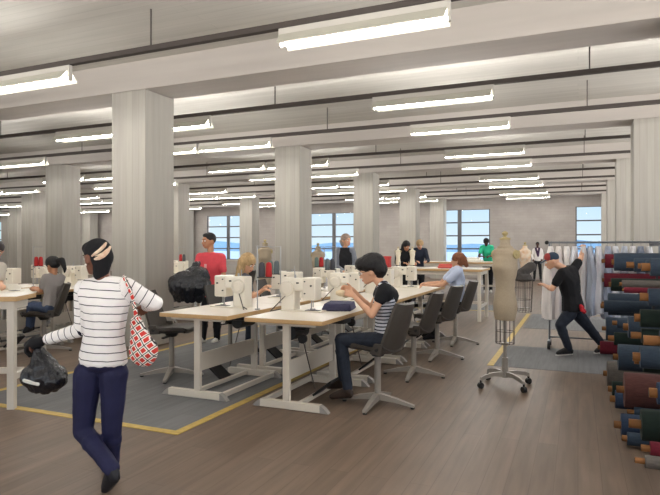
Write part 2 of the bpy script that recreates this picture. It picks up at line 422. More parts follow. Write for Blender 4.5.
# ------------------------------------------------------------------ sewing tables, machines, chairs
TZ = .90
PITCH = 1.365
def make_table():
    """origin: floor under the middle of the top; operator side is +x"""
    t = thing('sewing_table', 'x', 'table', (0, 0, 0))
    L = PITCH / 2 - .004; W = .432
    b = bm_(); box(b, -W, W, -L, L, TZ - .045, TZ - .003, bev=.006); top = obj('tabletop', b, M_PLY, t)
    b = bm_(); box(b, -W + .002, W - .002, -L + .002, L - .002, TZ - .003, TZ); obj('laminate', b, M_LAM, top)
    for s in (-1, 1):
        y = s * (L - .1)
        b = bm_(); box(b, -.037, .037, y - .022, y + .022, .07, TZ - .045, bev=.004)
        box(b, -.33, .33, y - .03, y + .03, TZ - .075, TZ - .045); box(b, -.29, .37, y - .032, y + .032, .005, .08, bev=.004)
        lg = obj('leg', b, M_STEEL, t)
        for sx in (-.335, .415):
            b = bm_(); hull(b, [Vector((sx + q, y + w_, z)) for q, z in ((-.045, .004), (.045, .004), (-.045, .078) if sx > 0 else (.045, .078), (0, .05)) for w_ in (-.031, .031)]); obj('foot_cap', b, M_FOOTCAP, lg)
    b = bm_(); box(b, -.012, .012, -L + .1, L - .1, .28, .47, bev=.003); obj('stretcher', b, M_STEEL, t)
    b = bm_(); box(b, -.3, -.26, -L + .1, L - .1, .02, .07); obj('floor_rail', b, M_STEEL, t)
    b = bm_(); box(b, -.2, .12, -.42, .0, TZ - .14, TZ - .046, bev=.02); cyl(b, (-.05, -.42, .72), (-.05, -.1, .72), .07, None, 16); mo = obj('motor', b, M_BLACK, t)
    b = bm_(); cyl(b, (.1, -.44, .68), (.1, -.41, .68), .048, None, 18); obj('pulley', b, M_BLACK, mo)
    b = bm_(); cyl(b, (.1, -.425, .68), (.18, -.3, .15), .006, None, 6); obj('treadle_rod', b, M_ROD, t)
    b = bm_(); box(b, .08, .36, .05, .26, TZ - .12, TZ - .046, bev=.005); obj('drawer', b, M_BLACK, t)
    Mx = Matrix.Translation((.22, -.12, .14)) @ Matrix.Rotation(R(-38), 4, 'Y')
    b = bm_(); box(b, -.13, .13, -.11, .11, -.012, .012, Mx, .004); pd = obj('pedal', b, M_BLACK, t)
    b = bm_(); box(b, .08, .12, -L + .1, L - .1, .02, .06); obj('pedal_bar', b, M_STEEL, t)
    return t
def make_machine():
    """needle towards +x; origin on the table"""
    t = thing('sewing_machine', 'x', 'sewing machine', (0, 0, 0))
    b = bm_(); box(b, -.24, .24, -.09, .09, 0, .012, bev=.004)
    box(b, -.235, -.075, -.085, .085, .008, .365, bev=.016)
    box(b, -.2, .1, -.075, .075, .225, .36, bev=.02)
    body = obj('machine_body', b, M_MACH, t)
    b = bm_(); box(b, .02, .185, -.08, .08, .125, .372, bev=.014); hd = obj('machine_head', b, M_MACH, t)
    b = bm_(); box(b, .035, .17, -.084, -.08, .14, .36, bev=.0015); obj('face_plate', b, M_MACH2, hd)
    for (x, z, r) in ((.06, .33, .007), (.135, .285, .010), (.06, .2, .008)):
        b = bm_(); cyl(b, (x, -.1, z), (x, -.083, z), r, None, 12); obj('knob', b, M_BLACK, hd)
    b = bm_(); cyl(b, (.1, 0, .03), (.1, 0, .13), .008, None, 8); cyl(b, (.12, 0, .045), (.12, 0, .13), .006, None, 8); box(b, .085, .145, -.012, .012, .02, .032); obj('needle_bar', b, M_CHROME, t)
    b = bm_(); box(b, .04, .2, -.045, .045, .011, .016); obj('needle_plate', b, M_BLACK, t)
    b = bm_()
    cyl(b, (-.155, -.118, .25), (-.155, -.086, .25), .08, .085, 28); cyl(b, (-.155, -.125, .25), (-.155, -.118, .25), .05, .07, 24); obj('hand_wheel', b, M_MACH2, t)
    b = bm_(); box(b, -.05, -.018, -.0785, -.074, .303, .32); obj('badge', b, M_BLACK, body)
    b = bm_(); cyl(b, (-.12, .03, .36), (-.12, .03, .44), .006, None, 8); cyl(b, (-.1, 0, .36), (-.1, 0, .4), .012, None, 8); obj('thread_pin', b, M_CHROME, body)
    b = bm_(); cyl(b, (-.23, -.1, .02), (-.31, -.16, 0.004), .006, None, 6); cyl(b, (-.17, -.1, .17), (-.30, -.21, .004), .006, None, 6); obj('belt', b, M_ROD, t)
    return t
def make_chair():
    """faces +x; origin on the floor under the post"""
    t = thing('swivel_chair', 'x', 'chair', (0, 0, 0))
    # seat and back swept from side profiles: (x, z, half width)
    def sweep(prof, th, cup):
        b = bm_(); n = 9; rows = []
        for i, (x, z, hw) in enumerate(prof):
            a = prof[max(0, i - 1)]; c = prof[min(len(prof) - 1, i + 1)]; tx, tz = c[0] - a[0], c[1] - a[1]; l = math.hypot(tx, tz); nx, nz = -tz / l, tx / l
            if nz < 0 and abs(nz) > .7: nx, nz = -nx, -nz
            rt, rb = [], []
            for k in range(n):
                s = -1 + 2 * k / (n - 1); lift = cup * abs(s) ** 2.5
                e = th * (1 - .45 * abs(s) ** 3)
                rt.append(b.verts.new((x + nx * lift, s * hw, z + nz * lift))); rb.append(b.verts.new((x + nx * (lift - e), s * hw * .98, z + nz * (lift - e))))
            rows.append((rt, rb))
        for (a, c), (d, f) in zip(rows, rows[1:]):
            for k in range(n - 1):
                b.faces.new((a[k], a[k + 1], d[k + 1], d[k])); b.faces.new((c[k], f[k], f[k + 1], c[k + 1]))
            b.faces.new((a[0], d[0], f[0], c[0])); b.faces.new((a[-1], c[-1], f[-1], d[-1]))
        for rt, rb in (rows[0], rows[-1]):
            for k in range(n - 1): b.faces.new((rt[k], rt[k + 1], rb[k + 1], rb[k]))
        return b
    obj('seat', sweep([(.27, .585, .20), (.25, .61, .225), (.12, .615, .24), (-.02, .60, .245), (-.14, .60, .24), (-.2, .63, .225)], .06, .03), M_CHAIR, t, True)
    bk = [(-.165, .57, .225), (-.20, .66, .225), (-.235, .76, .22), (-.275, .88, .21), (-.31, .99, .195), (-.33, 1.055, .17)]
    obj('backrest', sweep(bk[::-1], .05, .03), M_CHAIR, t, True)
    for s in (-1, 1):
        b = bm_(); hull(b, [Vector((x, s * y, z)) for x, z in ((-.05, .56), (-.10, .66), (-.19, .66), (-.17, .55)) for y in (.2, .232)]); obj('side_wing', b, M_CHAIR, t, True)
        b = bm_(); cyl(b, (-.13, s * .20, .605), (-.13, s * .238, .605), .022, None, 12); obj('opening_shade', b, M_BLACK, t)  # solid black disc painting the shade inside the opening
    b = bm_(); cyl(b, (0, 0, .5), (0, 0, .56), .06, .1, 16); box(b, -.02, .02, -.24, -.02, .505, .52); obj('seat_mount', b, M_BLACK, t)
    b = bm_(); cyl(b, (0, 0, .07), (0, 0, .51), .034, .032, 18); obj('post', b, M_CHBASE, t)
    for k in range(4):
        a = R(12 + 90 * k); dx, dy = math.cos(a), math.sin(a)
        b = bm_(); e = Vector((dx, dy, 0)); q = Vector((-dy, dx, 0))
        hull(b, [e * .0 + q * s * .03 + UP * z for s in (-1, 1) for z in (.06, .13)] + [e * .22 + q * s * .027 + UP * z for s in (-1, 1) for z in (.045, .085)])
        hull(b, [e * .2 + q * s * .027 + UP * z for s in (-1, 1) for z in (.045, .087)] + [e * .385 + q * s * .02 + UP * z for s in (-1, 1) for z in (.016, .04)])
        lg = obj('leg', b, M_CHBASE, t)
        b = bm_(); cyl(b, e * .365 + UP * 0, e * .365 + UP * .018, .022, None, 12); obj('glide', b, M_BLACK, lg)
    return t
def make_stand(c1, c2):
    t = thing('thread_stand', 'x', 'thread stand', (0, 0, 0))
    b = bm_(); cyl(b, (0, 0, 0), (0, 0, .012), .03, None, 14); cyl(b, (0, 0, .012), (0, 0, .72), .007, None, 8); obj('rod', b, M_CHROME, t)
    b = bm_(); cyl(b, (0, 0, .71), (.16, .0, .71), .005, None, 6); obj('guide_arm', b, M_CHROME, t)
    b = bm_(); box(b, .0, .17, -.035, .035, .36, .37); obj('tray', b, M_BLACK, t)
    return t
def make_cone():
    b = bm_(); lathe(b, [(.034, 0), (.038, .01), (.036, .1), (.03, .15), (.012, .165)], 16); return b
CONES = {'charcoal': (70, 70, 76), 'red': (172, 44, 46), 'slate': (96, 104, 108), 'teal': (104, 122, 118)}

tables = {}; stand_n = [0]
T0 = M0 = C0 = ST0 = None
CONE0 = {}
def place_table(loc, rz, lab):
    global T0
    if T0 is None: T0 = make_table(); T0.location = loc; T0.rotation_euler.z = rz; T0['label'] = lab; T0['group'] = 'sewing tables'; return T0
    return dup(T0, loc, rz, lab, 'sewing tables')
def place_machine(loc, rz, lab, mirror=False):
    global M0
    if M0 is None: M0 = make_machine(); o = M0; o.location = loc; o.rotation_euler.z = rz; o['label'] = lab; o['group'] = 'sewing machines'; return o
    return dup(M0, loc, rz, lab, 'sewing machines')
def place_chair(loc, rz, lab):
    global C0
    if C0 is None: C0 = make_chair(); o = C0; o.location = loc; o.rotation_euler.z = rz; o['label'] = lab; o['group'] = 'charcoal swivel chairs'; return o
    return dup(C0, loc, rz, lab, 'charcoal swivel chairs')
def place_stand(loc, rz, lab, cones, where):
    global ST0
    if ST0 is None: ST0 = make_stand(0, 0); o = ST0; o.location = loc; o.rotation_euler.z = rz; o['label'] = lab; o['group'] = 'thread stands'
    else: o = dup(ST0, loc, rz, lab, 'thread stands')
    for k, c in enumerate(cones):
        x = .05 + .078 * k
        p = Vector(loc) + Vector((math.cos(rz) * x, math.sin(rz) * x, .37))
        if c not in CONE0: CONE0[c] = q = obj('thread_cone', make_cone(), mat('thread_' + c, CONES[c], .9), None, True); q.location = p
        else: q = CONE0[c].copy(); COL.objects.link(q); q.location = p
        tag(q, f'{c} cone of thread on {where}' if cones.count(c) == 1 else f'{c} cone of thread, {"inner" if k == 0 else "outer"} one on {where}', 'thread', 'cones of thread')
M_MIRROR = None
def make_machine_mirrored():
    """the same machine with its wheel side kept towards the camera when turned round"""
    m = make_machine()
    for c in [c for c in COL.objects if c.parent == m]:
        for o in [c] + [k for k in COL.objects if k.parent == c]:
            o.data.transform(Matrix.Scale(-1, 4, (0, 1, 0))); o.data.flip_normals()
    return m
def place_machine_m(loc, lab):
    global M_MIRROR
    if M_MIRROR is None: M_MIRROR = make_machine_mirrored(); o = M_MIRROR; o.location = loc; o.rotation_euler.z = PI; o['label'] = lab; o['group'] = 'sewing machines'; return o
    return dup(M_MIRROR, loc, PI, lab, 'sewing machines')

Y0 = 4.95
NAME = ['nearest', 'second', 'third', 'fourth']
for i in range(4):
    yc = Y0 + PITCH * (i + .5)
    place_table((-2.65, yc, 0), 0, f'white-topped sewing table, {NAME[i]} from the camera in the right-hand run')
    place_table((-3.715, yc, 0), PI, f'white-topped sewing table, {NAME[i]} from the camera in the left run of the front island')
    place_machine((-2.78, yc + .06, TZ), 0, f'cream industrial sewing machine on the {NAME[i]} table of the right-hand run')
    place_machine_m((-3.74, yc + .1, TZ), f'cream industrial sewing machine on the {NAME[i]} table of the left run, front island')
CH = ['empty charcoal chair beyond', 'a']
lab = ['charcoal swivel chair holding the woman in the black and white striped top', 'empty charcoal swivel chair right behind the dark-haired seamstress',
       'empty charcoal swivel chair just in front of the woman in pale blue', 'charcoal swivel chair holding the woman in the pale blue shirt']
for i, (x, y) in enumerate(((-1.87, 5.55), (-1.88, 6.98), (-1.88, 8.28), (-1.88, 9.62))):
    place_chair((x, y, 0), PI - R((13, 9, 15, 10)[i]), lab[i])
lab = ['charcoal swivel chair half hidden behind the plaid tote, at the nearest left table', 'charcoal swivel chair holding the woman with long fair hair',
       'empty charcoal swivel chair, third along the left run of the front island', 'empty charcoal swivel chair, farthest along the left run of the front island']
for i, (x, y, a) in enumerate(((-4.62, 5.75, 14), (-4.62, 7.05, 0), (-4.62, 8.5, 8), (-4.62, 9.75, -5))):
    place_chair((x, y, 0), R(a), lab[i])
# island further left
DX = -5.6; YB0 = 5.67
for i in range(5):
    yc = YB0 + PITCH * (i + .5); nm = (NAME + ['fifth'])[i]
    place_table((-2.65 + DX, yc, 0), 0, f'white-topped sewing table, {nm} along the near run of the left island')
    place_table((-3.715 + DX, yc, 0), PI, f'white-topped sewing table, {nm} along the far run of the left island')
    place_machine((-2.78 + DX, yc + .06, TZ), 0, f'cream sewing machine on the {nm} table, near run of the left island')
    place_machine_m((-3.74 + DX, yc + .1, TZ), f'cream sewing machine on the {nm} table, far run of the left island')
    place_chair((-1.87 + DX, yc + (-.05 if i == 0 else .05), 0), PI + R((38, 5, -6, 4, 0)[i]), 'charcoal swivel chair holding the woman with the dark ponytail' if i == 0 else f'empty charcoal swivel chair at the {nm} table, near run of the left island')
    place_chair((-4.62 + DX, yc, 0), R(4 * i - 6), f'charcoal swivel chair at the {nm} table, far run of the left island')
    place_stand((-3.4 + DX, yc - .35, TZ), R(30), f'thin steel thread stand on the {nm} table, far run of the left island', ['red', 'charcoal'] if i % 2 == 0 else ['red', 'red'], f'the {nm} table, far run of the left island')
place_stand((-3.32, 5.62, TZ), R(23), 'tall thin thread stand behind the nearest left machine, dark and red cones', ['charcoal', 'red'], 'the nearest stand, front island')
place_stand((-3.45, 6.41, TZ), R(203), 'tall thin thread stand beside the second left machine with grey cones', ['slate', 'teal'], 'the second stand of the front island')
place_stand((-4.02, 9.05, TZ), R(203), 'thin thread stand by the window, with teal and red cones, left run', ['red', 'teal'], 'the stand on the fourth left table')
place_stand((-3.36, 8.0, TZ), R(203), 'thin thread stand on the third left table, front island', ['charcoal', 'slate'], 'the stand on the third left table')

# ------------------------------------------------------------------ cutting tables
def cutting_table(x0, x1, y0, y1, z, lab, inset=0):
    t = thing('cutting_table', lab, 'table', ((x0 + x1) / 2, (y0 + y1) / 2, 0)); hx, hy = (x1 - x0) / 2, (y1 - y0) / 2
    b = bm_(); box(b, -hx, hx, -hy, hy, z - .05, z - .004, bev=.005); tp = obj('tabletop', b, M_PLY, t)
    b = bm_(); box(b, -hx + .002, hx - .002, -hy + .002, hy - .002, z - .004, z); obj('laminate', b, M_LAM, tp)
    for sx in (-1, 1):
        for sy in (-1, 1):
            b = bm_(); box(b, sx * (hx - .07 - inset * (sy > 0)) - .035, sx * (hx - .07 - inset * (sy > 0)) + .035, sy * (hy - .07) - .035, sy * (hy - .07) + .035, 0, z - .05, bev=.003); obj('leg', b, M_STEEL, t)
    b = bm_()
    for sy in (-1, 1): box(b, -hx + .1, hx - .1, sy * (hy - .07) - .02, sy * (hy - .07) + .02, z - .13, z - .05)
    for sx in (-1, 1): box(b, sx * (hx - .07) - .02, sx * (hx - .07) + .02, -hy + .1, hy - .1, z - .13, z - .05)
    obj('apron', b, M_STEEL, t)
    b = bm_(); box(b, -hx + .1, hx - .1, hy - .09, hy - .05, .28, .34)
    for sx in (-1, 1): box(b, sx * (hx - .07) - .02, sx * (hx - .07) + .02, -hy + .1, hy - .1, .28, .34)
    obj('stretcher', b, M_STEEL, t)
    return t
t = cutting_table(-8.0, -5.06, 3.95, 4.45, 1.12, 'tall narrow pale bench at the left edge of the picture', .5)
a = R(30); q = Vector((1.47, -.25, 0)); q.rotate(Matrix.Rotation(a, 3, 'Z')); t.rotation_euler.z = a; t.location = Vector((-5.06, 3.95, 0)) - q
cutting_table(-5.4, -1.88, 12.55, 13.75, 1.13, 'tall white cutting table behind the woman in pale blue')
cutting_table(-5.6, -2.0, 18.7, 19.9, 1.13, 'tall white cutting table by the window, where the man in green works')
# ------------------------------------------------------------------ people
def seg_d(p, a, b):
    ab = b - a; t = max(0, min(1, (p - a).dot(ab) / max(1e-9, ab.length_squared))); return (p - (a + ab * t)).length, t * ab.length
SKIN = {'fair': (214, 164, 134), 'tan': (186, 132, 100), 'brown': (112, 70, 52), 'dark': (74, 46, 38)}
def skin_m(k): return mat('skin_' + k, SKIN[k], .5, var=.05, scale=14)
def hand(bm, wr, d, n, side, curl=.5, s=1.0):
    """palm, four unequal bent fingers and a thumb; d: along the hand, n: where the palm faces, side: +1/-1"""
    d = d.normalized(); n = (n - d * n.dot(d)).normalized(); l = n.cross(d) * side
    k = .95 * s
    hull(bm, sph(wr + l * .018 * k, .016 * k) + sph(wr - l * .018 * k, .016 * k) + sph(wr + d * .085 * k + l * .03 * k, .0135 * k) + sph(wr + d * .08 * k - l * .03 * k, .0125 * k) + sph(wr + d * .04 * k + n * .006 * k, .018 * k))
    for o, L in ((.031, .066), (.0105, .076), (-.0105, .07), (-.031, .054)):
        p = wr + d * .085 * k + l * o * k; a = .15 + curl * .5
        for j, q in enumerate((.45, .32, .26)):
            v = d * math.cos(a) + n * math.sin(a) + l * o * .8; v.normalize(); e = p + v * L * q * 1.25 * k
            cap(bm, p, (.0098 - .0008 * j) * k, e, (.009 - .0008 * j) * k); p = e; a += curl * (.9 - .2 * j)
    p = wr + d * .028 * k + l * .028 * k; a = d * .65 + l * .75 + n * .25
    for j in range(2):
        a.normalize(); e = p + a * (.038 - .008 * j) * k; cap(bm, p, (.0135 - .002 * j) * k, e, (.0115 - .0015 * j) * k); p = e; a = a + d * .35 + n * curl * .5
class Head: pass
def head_frame(c, f, tilt=0.0, s=1.0):
    f = f.normalized(); h = Head(); h.c = Vector(c); h.f = f
    h.l = UP.cross(f).normalized()
    if tilt:
        h.l = (h.l + UP * tilt).normalized()
    h.u = f.cross(h.l).normalized(); h.s = s
    h.M = Matrix((h.l, h.f, h.u)).transposed()
    h.at = lambda l, f_, u: h.c + (h.l * l + h.f * f_ + h.u * u) * s
    return h
def head_body(bm, h):
    s = h.s; M = h.M
    ball(bm, h.c, (.074 * s, .093 * s, .095 * s), 3, M)
    hull(bm, sph(h.at(0, .015, -.02), (.066 * s, .078 * s, .06 * s), 2, M) + sph(h.at(0, .058, -.095), (.034 * s, .03 * s, .026 * s), 2, M) + sph(h.at(0, -.01, -.07), (.052 * s, .04 * s, .03 * s), 2, M))
    cap(bm, h.at(0, .088, -.012), .009 * s, h.at(0, .108, -.048), .0135 * s)
    for q in (-1, 1):
        ball(bm, h.at(q * .012, .098, -.051), .0085 * s, 2)
        ball(bm, h.at(q * .074, -.008, -.022), (.01 * s, .02 * s, .032 * s), 2, M)
    cap(bm, h.at(-.032, .083, .006), .012 * s, h.at(.032, .083, .006), .012 * s)
    cap(bm, h.at(-.016, .084, -.075), .009 * s, h.at(.016, .084, -.075), .009 * s)
def face_parts(h, parent, sub, skin_name, brow=(30, 22, 20)):
    s = h.s
    for q in (-1, 1):
        b = bm_(); ball(b, h.at(q * .031, .083, -.012), .0125 * s, 2); e = obj('eye', b, mat('eye_white', (235, 230, 225), .25), parent, True, sub)
        b = bm_(); ball(b, h.at(q * .031, .0925, -.012), .0055 * s, 2); obj('iris', b, mat('iris_dark', (32, 22, 18), .2), e, True, sub)
        b = bm_(); cap(b, h.at(q * .016, .096, .010), .004 * s, h.at(q * .046, .083, .011), .0035 * s); obj('eyebrow', b, mat('brow%d' % brow[0], brow, .9), parent, True, sub)
    b = bm_(); cap(b, h.at(-.016, .0905, -.074), .006 * s, h.at(.016, .0905, -.074), .006 * s); cap(b, h.at(-.013, .089, -.082), .0065 * s, h.at(.013, .089, -.082), .0065 * s)
    c = SKIN[skin_name]; obj('lips', b, mat('lips_' + skin_name, (min(255, int(c[0] * .92)), int(c[1] * .66), int(c[2] * .7)), .45), parent, True, sub)
def stations(j, s, inf=0.0):
    """torso as flattened ellipsoids from pelvis to chest"""
    shm = (j['shL'] + j['shR']) / 2; sp = shm - j['pel']; u = sp.normalized(); lat = (j['shR'] - j['shL']).normalized()
    f = u.cross(lat).normalized() * -1; lat = f.cross(u).normalized() * 1
    M = Matrix((lat, f, u)).transposed(); bw = j.get('bw', 1.0)
    out = []
    for t, a, b_, c in ((0.0, .160, .112, .075), (.36, .128, .095, .08), (.72, .152, .112, .085)):
        out.append(sph(j['pel'] + sp * t, ((a * bw + inf) * s, (b_ * bw + inf) * s, (c + inf * .6) * s), 2, M))
    top = sph(j['shL'], (.052 + inf) * s, 2) + sph(j['shR'], (.052 + inf) * s, 2) + sph(shm + u * .02, (.055 + inf) * s, 2)
    return out, top, shm, u, M
def build_person(name, label, root, j, skin_name, h, voxel=.009, s=1.0, shirt=None, pants=None, shoes=None, hands=True, sleeve='short', hem=-.02, bare=None, curl=(.5, .5), hdir=None, pal=None, detail=True, jacket=None, cloth=('shirt', 'trousers'), boots=False):
    root = Vector((root[0], root[1], root[2] if len(root) > 2 else 0))
    t = thing(name, label, 'person', root)
    sm = skin_m(skin_name)
    b = bm_(); head_body(b, h)
    st, top, shm, u, MM = stations(j, s)
    hull(b, st[0] + st[1]); hull(b, st[1] + st[2]); hull(b, st[2] + top)
    cap(b, shm + u * .01, .052 * s, h.at(0, -.022, -.06), .049 * s)
    for k in 'LR':
        sh, el, wr = j['sh' + k], j['el' + k], j['wr' + k]
        cap(b, sh, .05 * s, el, .037 * s); cap(b, el, .037 * s, wr, .025 * s); ball(b, el + (wr - el) * .28, .04 * s, 2)
        hd = (hdir or {}).get(k, wr - el); pn = (pal or {}).get(k, Vector((0, 0, -1)) if abs(hd.normalized().z) < .8 else (h.f))
        if hands: hand(b, wr, hd, pn, 1 if k == 'L' else -1, curl[0 if k == 'L' else 1], s)
        hp, kn, an, to = j['hp' + k], j['kn' + k], j['an' + k], j['to' + k]
        cap(b, hp, .082 * s, kn, .053 * s); cap(b, kn, .052 * s, an, .035 * s); ball(b, kn + (an - kn) * .3 , .056 * s, 2)
        cap(b, an, .034 * s, to, .026 * s)
    skin('body', b, sm, t, voxel, root)
    sh_o = None
    if shirt is not None:
        b = bm_(); inf = .014 if jacket is None else .03
        st, top, shm, u, MM = stations(j, s, inf)
        if hem is not None:
            sp = shm - j['pel']; lo = sph(j['pel'] + sp * hem, ((.162 * j.get('bw', 1) + inf) * s, (.115 * j.get('bw', 1) + inf) * s, .05 * s), 2, MM)
            hull(b, lo + st[1])
        hull(b, st[1] + st[2]); hull(b, st[2] + top)
        segs = []
        for k in 'LR':
            sh, el, wr = j['sh' + k], j['el' + k], j['wr' + k]
            if sleeve == 'short':
                e = sh + (el - sh) * .62; cap(b, sh, (.056 + inf) * s, e, (.046 + inf) * s)
            elif sleeve == 'long':
                cap(b, sh, (.052 + inf) * s, el, (.040 + inf) * s); cap(b, el, (.040 + inf) * s, el + (wr - el) * .9, (.028 + inf) * s)
            segs += [(sh, el, 0.0), (el, wr, (el - sh).length)]
        sh_o = skin(cloth[0], b, shirt, t, voxel, root, 3, .012 * s, .09)
        at = sh_o.data.attributes.new('along', 'FLOAT', 'POINT')
        vals = []
        for v in sh_o.data.vertices:
            p = v.co + root; dt, _ = seg_d(p, j['pel'], shm + u * -.03); dt -= .10 * s; al = (p - j['pel']).dot(u)
            for (a, c, o) in segs:
                q, l = seg_d(p, a, c)
                if q < dt: dt = q; al = l + o
            vals.append(al)
        at.data.foreach_set('value', vals)
    if pants is not None:
        b = bm_(); inf = .012
        st, top, shm, u, MM = stations(j, s, inf)
        sp = shm - j['pel']
        hull(b, st[0] + sph(j['pel'] + sp * .14, ((.142 * j.get('bw', 1) + inf) * s, (.104 * j.get('bw', 1) + inf) * s, .04 * s), 2, MM))
        for k in 'LR':
            hp, kn, an = j['hp' + k], j['kn' + k], j['an' + k]
            cap(b, hp, (.084 + inf) * s, kn, (.056 + inf) * s); cap(b, kn, (.056 + inf) * s, kn + (an - kn) * .97, (.04 + inf) * s); ball(b, kn + (an - kn) * .3, (.058 + inf) * s, 2)
        skin(cloth[1], b, pants, t, voxel, root, 3, .008 * s, .1)
    if shoes is not None:
        for k in 'LR':
            b = bm_(); an, to = j['an' + k], j['to' + k]; f = (to - an); f.z = 0; f = f.normalized() if f.length > .01 else h.f
            dn = (j.get('shoe_dn', {}).get(k) or Vector((0, 0, -1)))
            hull(b, sph(an + dn * .035 * s - f * .028 * s, (.038 * s)) + sph(an + dn * .0 * s, .044 * s)); hull(b, sph(an + dn * .03 * s, .042 * s) + sph(an + f * .012 * s, .044 * s) + sph(to, (.036 * s)) + sph(an + dn * .055 * s - f * .03 * s, .026 * s) + sph(to + (to - an).normalized() * .02 * s, .028 * s))
            if boots: cap(b, an, .05 * s, an + (j['kn' + k] - an) * .26, .052 * s)
            skin('boot' if boots else 'shoe', b, shoes, t, min(voxel, .01), root, 2)
    if detail: face_parts(h, t, root, skin_name)
    return t, root
def hair_cap(bm, h, puff=1.0, back=0.0, low=-.02):
    s = h.s; M = h.M
    ball(bm, h.at(0, -.012, .022), (.083 * puff * s, .095 * puff * s, .085 * puff * s), 3, M)
    ball(bm, h.at(0, -.045, -.02 + low), (.074 * puff * s, .058 * puff * s, .07 * s), 3, M)
H_BLACK = mat('hair_black', (20, 18, 20), .6, bump=.4, scale=40, stretch=(1, 1, .3))
H_BROWN = mat('hair_brown', (92, 60, 42), .6, bump=.4, scale=40, stretch=(1, 1, .3), var=.25)
H_FAIR = mat('hair_fair', (176, 146, 104), .6, bump=.4, scale=40, stretch=(1, 1, .3), var=.3)
H_AUBURN = mat('hair_auburn', (120, 72, 44), .6, bump=.4, scale=40, stretch=(1, 1, .3), var=.25)
JEANS = mat('dark_denim', (36, 42, 54), .9, var=.2, scale=18, bump=.1)
NAVY = mat('navy_leggings', (30, 31, 66), .75, var=.12, scale=10, bump=.1)
BLKCL = mat('black_cloth', (24, 24, 28), .9, var=.2, scale=12)
BROWNSH = mat('brown_leather', (52, 38, 30), .5, var=.2, scale=20)
BLKSH = mat('black_shoe', (28, 28, 34), .5)
WHSH = mat('white_shoe', (225, 222, 216), .6)
PLASTIC = mat('black_bin_bag', (17, 19, 28), .27, bump=.8, scale=7, spec=.6, stretch=(2.2, 2.2, .8))
def lobes(bm, neck, c, rx, ry, rz, n, r0, r1, seed):
    rr = random.Random(seed)      # gathered plastic: folds running from the neck over the belly to the bottom
    for k in range(n):
        a = 2 * PI * (k + rr.uniform(-.25, .25)) / n; f = rr.uniform(.88, 1.08)
        m = c + V(rx * math.cos(a) * f, ry * math.sin(a) * f, rr.uniform(-.1, .15) * rz)
        e = c + V(rx * .62 * math.cos(a + .15), ry * .62 * math.sin(a + .15), -rz * rr.uniform(.75, .95))
        cap(bm, neck, r0, m, r1 * rr.uniform(.8, 1.1)); cap(bm, m, r1 * .9, e, r1 * .8)

for q_ in PLASTIC.node_tree.nodes:
    if q_.type == 'BUMP': q_.inputs['Distance'].default_value = .05
# --- the woman walking away in the foreground
D = 3.9
j = dict(shL=P(84, 289, 3.92), shR=P(127, 287, 3.86), pel=P(103, 361, 3.9), elL=P(82, 329, 3.95), wrL=P(45, 340, 4.0), elR=P(155, 303, 3.92), wrR=P(146, 306, 4.18),
         hpL=P(88, 374, 3.9), hpR=P(114, 373, 3.9), knL=P(83, 431, 3.92), anL=P(113, 470, 3.70), toL=P(106, 488, 3.76), knR=P(112, 428, 3.93), anR=P(112, 470, 4.02), toR=P(106, 474, 4.2), bw=.98)
j['toR'].z = .035; j['anR'].z = .09
h = head_frame(P(97, 256, 3.9), V(-.80, .58, -.08), 0, 1.04)
t, rt = build_person('person', 'woman in striped top and navy leggings walking away with tote and black bag', (j['pel'].x, j['pel'].y), j, 'brown', h, .0075, 1.0,
    stripe_mat('white_black_stripe', (244, 240, 238), (44, 42, 56), .052, .11), NAVY, BLKSH, sleeve='long', hem=.0, curl=(.9, .6), pal={'L': Vector((0, 0, -1))}, cloth=('striped_top', 'leggings'))
b = bm_(); ball(b, h.at(0, -.01, .035), (.083, .108, .085), 3, h.M); ball(b, h.at(0, -.055, -.01), (.078, .07, .085), 3, h.M); ball(b, h.at(0, .05, .055), (.07, .062, .05), 3, h.M); cap(b, h.at(0, -.055, -.05), .062, h.at(0, -.03, -.12), .05)
skin('head_wrap', b, mat('black_wrap', (20, 19, 23), .9, bump=.3, scale=30), t, .008, rt)
from mathutils.bvhtree import BVHTree
def stick(o, origin, pix):
    """places on the camera-facing side of o along a short path"""
    t_ = BVHTree.FromPolygons([v.co for v in o.data.vertices], [p.vertices for p in o.data.polygons]); out = []
    for u, v in pix:
        dr = (P(u, v, 5) - Vector((0, 0, EYE))).normalized(); hit = t_.ray_cast(Vector((0, 0, EYE)) - origin, dr)
        if hit[0] is not None: out.append(hit[0] + origin - dr * .002)
    return out
wrap = [o for o in COL.objects if o.name == 'head_wrap'][0]
mat('cream_scarf', (232, 214, 188), .9, c2=(206, 164, 140), scale=25)
for path, w_ in (([(92, 256), (96, 253), (100, 250), (104, 246), (106, 243)], .013), ([(95, 259), (99, 258), (103, 256), (107, 252), (110, 247)], .016), ([(95, 256), (99, 255), (103, 253), (107, 249)], .008)):
    b = bm_(); pts = stick(wrap, rt, path)
    for k, (a, c) in enumerate(zip(pts, pts[1:])): hull(b, sph(a, w_ * (1 if k else .6), 1) + sph(c, w_ * (.7 if k == len(pts) - 2 else 1), 1))
    skin('scarf_band', b, MATS['cream_scarf'], t, .005, rt, 1)
b = bm_(); ball(b, h.at(.085, -.004, -.056), .008, 2); ball(b, h.at(-.085, -.004, -.056), .008, 2); obj('earring', b, mat('pearl', (235, 230, 225), .2), t, True, rt)
b = bm_(); wr = j['wrL']; dr = (wr - j['elL']).normalized(); cap(b, wr + dr * .035, .036, wr + dr * .085, .045); hand(b, wr + dr * .01, dr, Vector((0, 0, -1)), 1, .9, 1.22); cap(b, wr + dr * .09 + V(0, 0, .02), .03, wr + dr * .14, .028)
skin('glove', b, BLKCL, t, .007, rt, 2)
